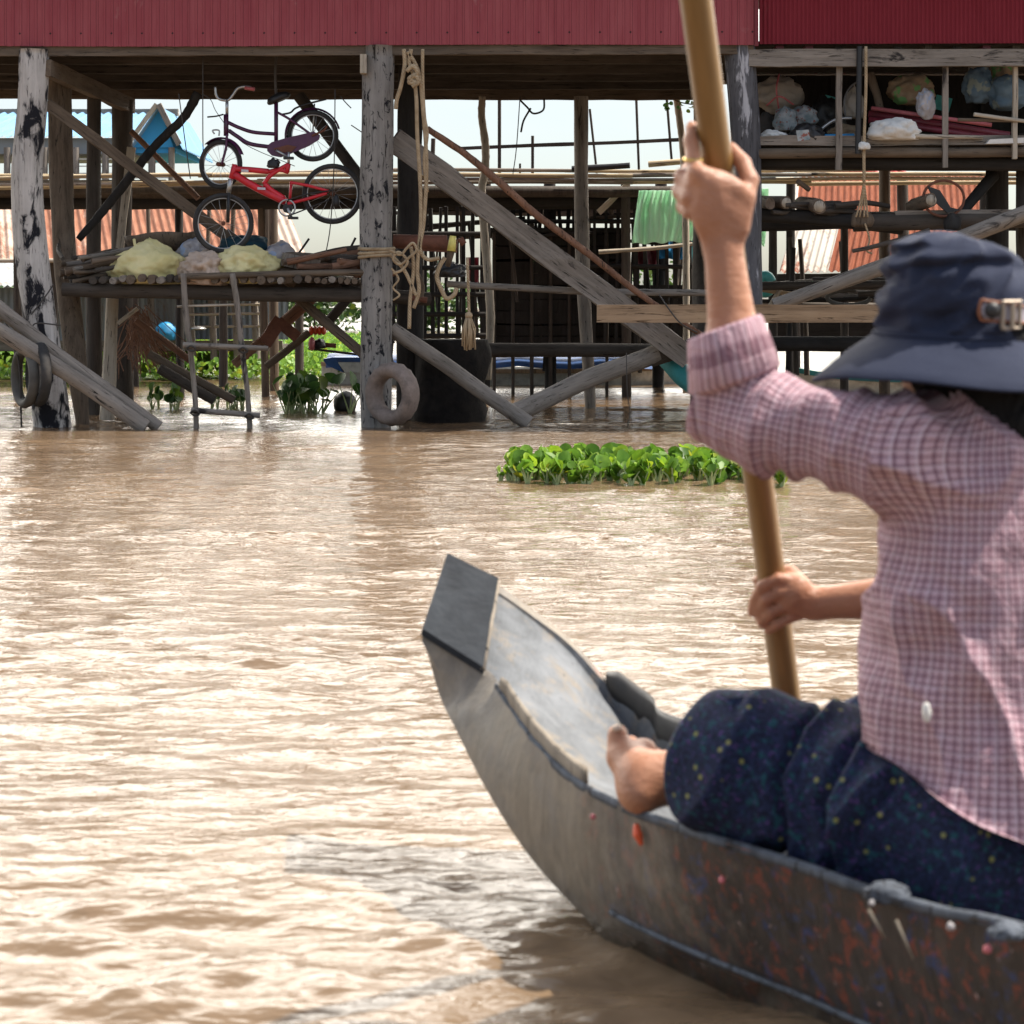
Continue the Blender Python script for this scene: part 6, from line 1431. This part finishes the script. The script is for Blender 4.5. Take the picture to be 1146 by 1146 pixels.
# hair
Hh = Vox(head-.2, head+.2, .005)
Hh.ell(head-f_*.012+u_*.01, (.083, .092, .108), ax, .01); Hh.cap(head-f_*.05-u_*.03, neck-f_*.035-u_*.0, .06, .045, .03); Hh.cap(head-f_*.07-u_*.06-l_*.05, neck-f_*.07-l_*.07-u_*.02, .035, .03, .03); Hh.cap(head-f_*.06-u_*.05, neck-f_*.075-u_*.005, .06, .042, .03); Hh.cap(head+l_*.045-u_*.05-f_*.01, neck+l_*.05-f_*.02+u_*.012, .045, .035, .03)
Hh.ell(head+f_*.105-u_*.03, (.1, .06, .09), ax, sub=True)
V, Q = Hh.mesh(); V = smooth_np(V, Q, 3); N = normals(V, Q); V = V+N*(.003*np.sin(V[:, [0]]*900+V[:, [1]]*700)); npmesh('hair', V, Q, M['hair'], PE, None, head)

# ---- shirt
S = Vox((.15, 2.55, .14), (1.12, 3.3, 1.0), .0046)
waist = A(1122, 800, 2.94); hem = A(1140, 905, 2.92)
S.cap(neck-u_*.045-f_*.01, chest+u_*.08, .055, .10, .05); S.cap(Sl-l_*.035-u_*.006, Sr+l_*.035-u_*.006, .069, .069, .05); S.cap(chest+u_*.05, chest-u_*.08, .165, .172, .06, f_, .72); S.cap(chest-u_*.08, waist, .172, .160, .06, f_, .74)
S.cap(waist, hem, .160, .188, .05, f_, .84); S.cap(hem, hem-u_*.06, .188, .208, .03, f_, .88); S.cap(A(1010, 705, 2.93), A(1030, 850, 2.90), .055, .07, .05)
S.cap(Sl, El, .071, .059, .045); S.ell(El+np.array([.005, 0, -.016]), (.059, .056, .056), None, .03)
cu0 = El*.97+Wl*.03; cu1 = A(818, 378, 2.985)
S.cap(El, A(822, 412, 2.985), .054, .050, .02)
cax = (cu1-A(812, 432, 2.985)); cax /= np.linalg.norm(cax)
S.cap(Sr, Er, .072, .06, .045); S.cap(Er, Er*.55+Wr*.45, .058, .05, .03)
# cut the hem and the ends
V, Q = S.mesh(); V = smooth_np(V, Q, 2, .5); N = normals(V, Q); V0 = V.copy()
# fabric folds: displaced along the surface
UA = (El-Sl)/np.linalg.norm(El-Sl); tA = ((V-Sl)@UA)/np.linalg.norm(El-Sl); armd = np.linalg.norm(V-Sl-np.outer(np.clip(tA, 0, 1), El-Sl), axis=1)
isarm = (tA > .02) & (armd < .115); iscuff = ((V-El)@cax > .02) & (np.linalg.norm(V[:, :2]-El[:2], axis=1) < .1)
UR = (Wr-Er)/np.linalg.norm(Wr-Er); isr = ((V-Sr)@(-l_) > .02) & ((V-Sr)[:, 2] < .02)
dsp = np.zeros(len(V))
for i in range(len(V)):
    v = V[i]; vv = Vector(v)
    if isarm[i]:
        t = tA[i]; a = Vector((v@UA*16, (v@f_)*5+(v[2])*7, 3.1))
        dsp[i] = .017*(max(0, 1-2.6*abs(noise.noise(a)))**1.7-.35)*(.35+.9*t)+.006*noise.noise(vv*18)
    else:
        a = Vector(((v@l_)*9+v[2]*4, v@f_*9, v[2]*7-(v@l_)*5)); r = max(0, 1-2.4*abs(noise.noise(a)))**1.8
        dsp[i] = .016*(r-.35)+.006*noise.noise(vv*15)
    # long drag folds from the armpit to the waist
    w = (v@l_-chest@l_); z = v[2]-chest[2]
    if not isarm[i]: dsp[i] += .007*math.sin((w*.8+z*.55)*70+2*noise.noise(vv*5))*max(0, 1-abs(z+.13)/.16)*max(0, min(1, w*12))
V = V+N*dsp[:, None]
# clean lower edge: everything below the slanting hem is pulled up to it
hz = A(1003, 852, 2.9)[2]; hz2 = A(1146, 948, 2.72)[2]
s_ = V[:, 0]; sL, sR = A(1003, 868, 2.9)[0], A(1146, 948, 2.72)[0]
zc = hz+(hz2-hz)*np.clip((s_-sL)/(sR-sL), -.6, 1.6)+.006*np.sin(s_*40)
low = V[:, 2] < zc; V[low, 2] = zc[low]+(V[low, 2]-zc[low])*.02
fc = V0[Q].mean(1)
def cyl_uv(p, o, axis, ref, rad, fcen):
    axis = axis/np.linalg.norm(axis); ref = ref-axis*(ref@axis); ref /= np.linalg.norm(ref); s = np.cross(axis, ref)
    q = p-o; an = np.arctan2(q@s, q@ref); fa = np.arctan2((fcen-o)@s, (fcen-o)@ref); an = an+np.where(an-fa > math.pi, -2*math.pi, 0)+np.where(an-fa < -math.pi, 2*math.pi, 0)
    return np.stack([an*rad, q@axis], -1)
def region(c):
    t = ((c-Sl)@UA)/np.linalg.norm(El-Sl); ad = np.linalg.norm(c-Sl-np.outer(np.clip(t, 0, 1.1), El-Sl), axis=1)
    r = np.zeros(len(c), int); r[(t > .0) & (ad < .12)] = 1; r[((c-Sr)@(-l_) > .015) & (c[:, 2] < Sr[2]+.03)] = 2; return r
reg = region(fc); LV_ = V0[Q.ravel()]; lr = np.repeat(reg, 4); uv = np.zeros((len(LV_), 2))
fcl = np.repeat(fc, 4, 0)
m = lr == 0; uv[m] = cyl_uv(LV_[m], chest, u_, -f_, .172, fcl[m])
m = lr == 1; uv[m] = cyl_uv(LV_[m], Sl, El-Sl, -f_, .07, fcl[m]); m = lr == 2; uv[m] = cyl_uv(LV_[m], Sr, Er-Sr, f_, .06, fcl[m])
npmesh('shirt', V, Q, M['shirt'], PE, uv, chest)
# rolled cuff: a turned back band round the forearm, open towards the wrist
def cuff(c0, c1, r0, r1, name, ell=(1, 1)):
    ax_ = (c1-c0)/np.linalg.norm(c1-c0); ref = np.array([1., 0, 0]); ref -= ax_*(ref@ax_); ref /= np.linalg.norm(ref); s = np.cross(ax_, ref); V = []; F = []; U = []; n = 64
    prof = [(-.05, .80), (0, .97), (.06, 1.06), (.5, 1.05), (.94, 1.03), (1.0, .98), (.97, .92), (.6, .86)]
    for j, (t, q) in enumerate(prof):
        for i in range(n+1):
            a = 2*math.pi*i/n; w = 1+.03*math.sin(a*3+1)+.02*math.sin(a*7+t*3)
            p = c0+(c1-c0)*(t+.10*math.cos(a+.4))+(ref*math.cos(a)*ell[0]+s*math.sin(a)*ell[1])*(r0+(r1-r0)*t)*q*w; V.append(tuple(p-c0)); U.append((a*.056, .003+t*.012))
    for j in range(len(prof)-1):
        for i in range(n): F.append((j*(n+1)+i, j*(n+1)+i+1, (j+1)*(n+1)+i+1, (j+1)*(n+1)+i))
    return ob(name, V, F, M['shirt'], PE, True, Matrix.Translation(c0), U)
cuff(A(822, 428, 2.985), A(809, 366, 2.985), .063, .053, 'cuff')
o = lump('shirt_tag', A(1037, 797, 2.79), (.006, .006, .013), M['white_cloth'], PE, amp=.1, flat=1, sub=3)
# ---- trousers
T = Vox((.12, 2.5, .08), (1.15, 3.6, .62), .0046)
T.ell(pelv-u_*.05, (.185, .135, .12), ax, .04); T.cap(hipL+u_*.0, kneeL*.35+hipL*.65, .12, .108, .05); T.cap(kneeL*.35+hipL*.65, kneeL, .108, .086, .04, u_, 1.06); T.ell(kneeL+np.array([-.003, 0, .005]), (.085, .085, .092), None, .03)
T.cap(hipR, kneeR, .105, .082, .05); T.cap(kneeR, A(850, 905, 3.25), .075, .06, .04); T.cap(kneeL, A(985, 925, 3.2), .075, .07, .05); T.cap(A(826, 862, 3.07), A(945, 862, 3.06), .088, .092, .05)
V, Q = T.mesh(); V = smooth_np(V, Q, 3, .5); N = normals(V, Q); dsp = np.zeros(len(V)); kd = (kneeL-hipL)/np.linalg.norm(kneeL-hipL)
for i in range(len(V)):
    v = V[i]; t = v@kd; vv = Vector(v)
    dsp[i] = .019*(max(0, 1-2.4*abs(noise.noise(Vector((t*8+v[2]*3.5, v[2]*2.5-t*2, v@l_*2+4)))))**1.7-.3)+.006*noise.noise(vv*13)
    if v[1] < 3.16:      # deep folds behind the bent knee
        qx, qy = 573+2400*v[0]/v[1], 337-2400*(v[2]-1)/v[1]
        for (ys, xs, w, am) in (((785, 815, 870, 960), (925, 893, 868, 880), 5.5, .017), ((790, 830, 900, 970), (990, 950, 915, 930), 6.5, .016), ((880, 920, 960), (1000, 960, 945), 7, .010), ((800, 850, 900), (825, 840, 835), 8, .006)):
            if ys[0]-12 < qy < ys[-1]+12:
                g = (qx-np.interp(qy, ys, xs))/w; dsp[i] += -am*math.exp(-g*g)+am*.45*math.exp(-((g-2.2)/1.5)**2)
V = V+N*dsp[:, None]; npmesh('trousers', V, Q, M['trousers'], PE, None, pelv)
# ---- bucket hat with drooping brim
def hat():
    c = A(1066, 374, 2.975); V = []; F = []; n = 96
    tilt = Matrix.Rotation(R(3), 3, Vector((1, .25, 0)))
    prof = [(.0, .142), (.03, .141), (.056, .136), (.078, .125), (.090, .107), (.095, .09), (.100, .055), (.104, .022), (.106, .006), (.108, .0), (.120, -.009), (.140, -.022), (.160, -.038), (.176, -.052), (.189, -.064), (.190, -.067), (.187, -.068), (.160, -.043), (.12, -.015), (.104, -.005), (.100, .02), (.09, .09), (.06, .12), (0, .135)]
    den = []
    for (r0, z0), (r1, z1) in zip(prof[:-1], prof[1:]):
        m = 6 if (z0 > .005 and r0 > .05 and len(den) < 90 and z0 >= z1) else 1
        den += [(r0+(r1-r0)*q/m, z0+(z1-z0)*q/m) for q in range(m)]
    prof = den+[prof[-1]]; outer = max(range(len(prof)), key=lambda q: prof[q][0])
    for j, (r, z) in enumerate(prof):
        for i in range(n):
            a = 2*math.pi*i/n; dx, dy = math.cos(a), math.sin(a); rr, zz = r, z
            if j < outer and z > .008:      # slumped folds round the crown
                for (zc, za, ph, w_, am) in ((.088, .018, .9, .007, .011), (.060, .014, 2.2, .006, .008), (.112, .012, 1.6, .006, .008), (.030, .006, .2, .006, .005)):
                    g = (z-zc-za*math.cos(a+ph))/w_; fade = .5+.5*math.cos(a+ph*1.3+1.2); rr += am*fade*(-math.exp(-g*g)+.6*math.exp(-((g-2)/1.3)**2))
            if r > .11: zz += (.010*math.sin(2*a+.5)+.006*math.sin(3*a+2))*(r-.1)/.09; zz += .022*max(0, math.cos(a+.75))*(r-.1)/.09; rr *= 1+.02*math.sin(2*a+1)
            if z > .01 and r > .02: 
                w = noise.noise(Vector((dx*1.4+3, dy*1.4, z*30-dx*1.6))); rr += (-.034*abs(w)+.007)*(1 if z < .15 else .5); zz += -.012*max(0, dx)*(z/.16) + .006*noise.noise(Vector((dx*2, dy*2, 5)))
            q = tilt @ Vector((dx*rr*1.0, dy*rr*1.04, zz)); V.append(tuple(q))
    for j in range(len(prof)-1):
        for i in range(n): F.append((j*n+i, (j+1)*n+i, (j+1)*n+(i+1) % n, j*n+(i+1) % n))
    h = ob('hat', V, F, M['hat'], PE, True, Matrix.Translation(c))
    def on(a, z, r, off=0):
        return Vector(c)+tilt @ Vector((math.cos(a)*(r+off), math.sin(a)*(r+off)*1.04, z))
    a0, a1 = R(-72), R(-30)
    # tab and strap on the near right of the crown
    V = []; F = []; m = 22
    for lay in (0, 1):
        for i in range(m+1):
            t = i/m; a = R(-83+62*t); w = .011*(1-.25*t)+(.004 if t < .12 else 0); zc = .028+.012*(1-t)
            if t < .1: w *= math.sqrt(max(.05, t/.1))
            for s in (-1, 1): V.append(tuple(on(a, zc+s*w, .106, .004+.004*(1-lay))-Vector(c)))
    for lay in (0, 1):
        for i in range(m): f = (lay*(m+1)*2+i*2, lay*(m+1)*2+i*2+2, lay*(m+1)*2+i*2+3, lay*(m+1)*2+i*2+1); F.append(f if lay == 0 else f[::-1])
    N_ = (m+1)*2
    for i in range(m): F.append((i*2+1, i*2+3, N_+i*2+3, N_+i*2+1)); F.append((i*2, N_+i*2, N_+i*2+2, i*2+2))
    ob('strap', V, F, M['strap'], h, False, Matrix.Translation(c))
    edge = [on(R(-83+62*i/m), .028+.012*(1-i/m)+s*(.013*(1-.25*i/m)), .106, .007) for s in (1,) for i in range(m, -1, -1)]+[on(R(-85), .038, .106, .008)]+[on(R(-83+62*i/m), .028+.012*(1-i/m)-.013*(1-.25*i/m), .106, .008) for i in range(m+1)]
    tube('strap_edge', edge, .0024, M['leather'], h, ns=6, n=2)
    lump('eyelet', on(R(-76), .040, .106, .010), (.011, .008, .011), M['black'], h, amp=0, flat=1, sub=3)
    bk_ = [on(R(-62+s*7), .034+t*.018, .106, .013) for s, t in ((-1, -1), (1, -1), (1, 1), (-1, 1), (-1, -1))]
    V, F, U = tube_g(bk_, .0034, 6); ob('buckle', [v-bk_[0] for v in V], F, M['buckle'], h, False, Matrix.Translation(bk_[0]))
    ba = [on(R(-62), .034-.018, .106, .015), on(R(-62), .034+.018, .106, .015)]; V, F, U = tube_g([ba[0], (ba[0]+ba[1])/2, ba[1]], .0035, 6); ob('buckle_bar', [v-ba[0] for v in V], F, M['buckle'], h, False, Matrix.Translation(ba[0]))
    seam = [on(2*math.pi*i/60, .001, .108, .001) for i in range(61)]; tube('brim_seam', seam, .0022, M['hat'], h, ns=6, n=1)
hat()
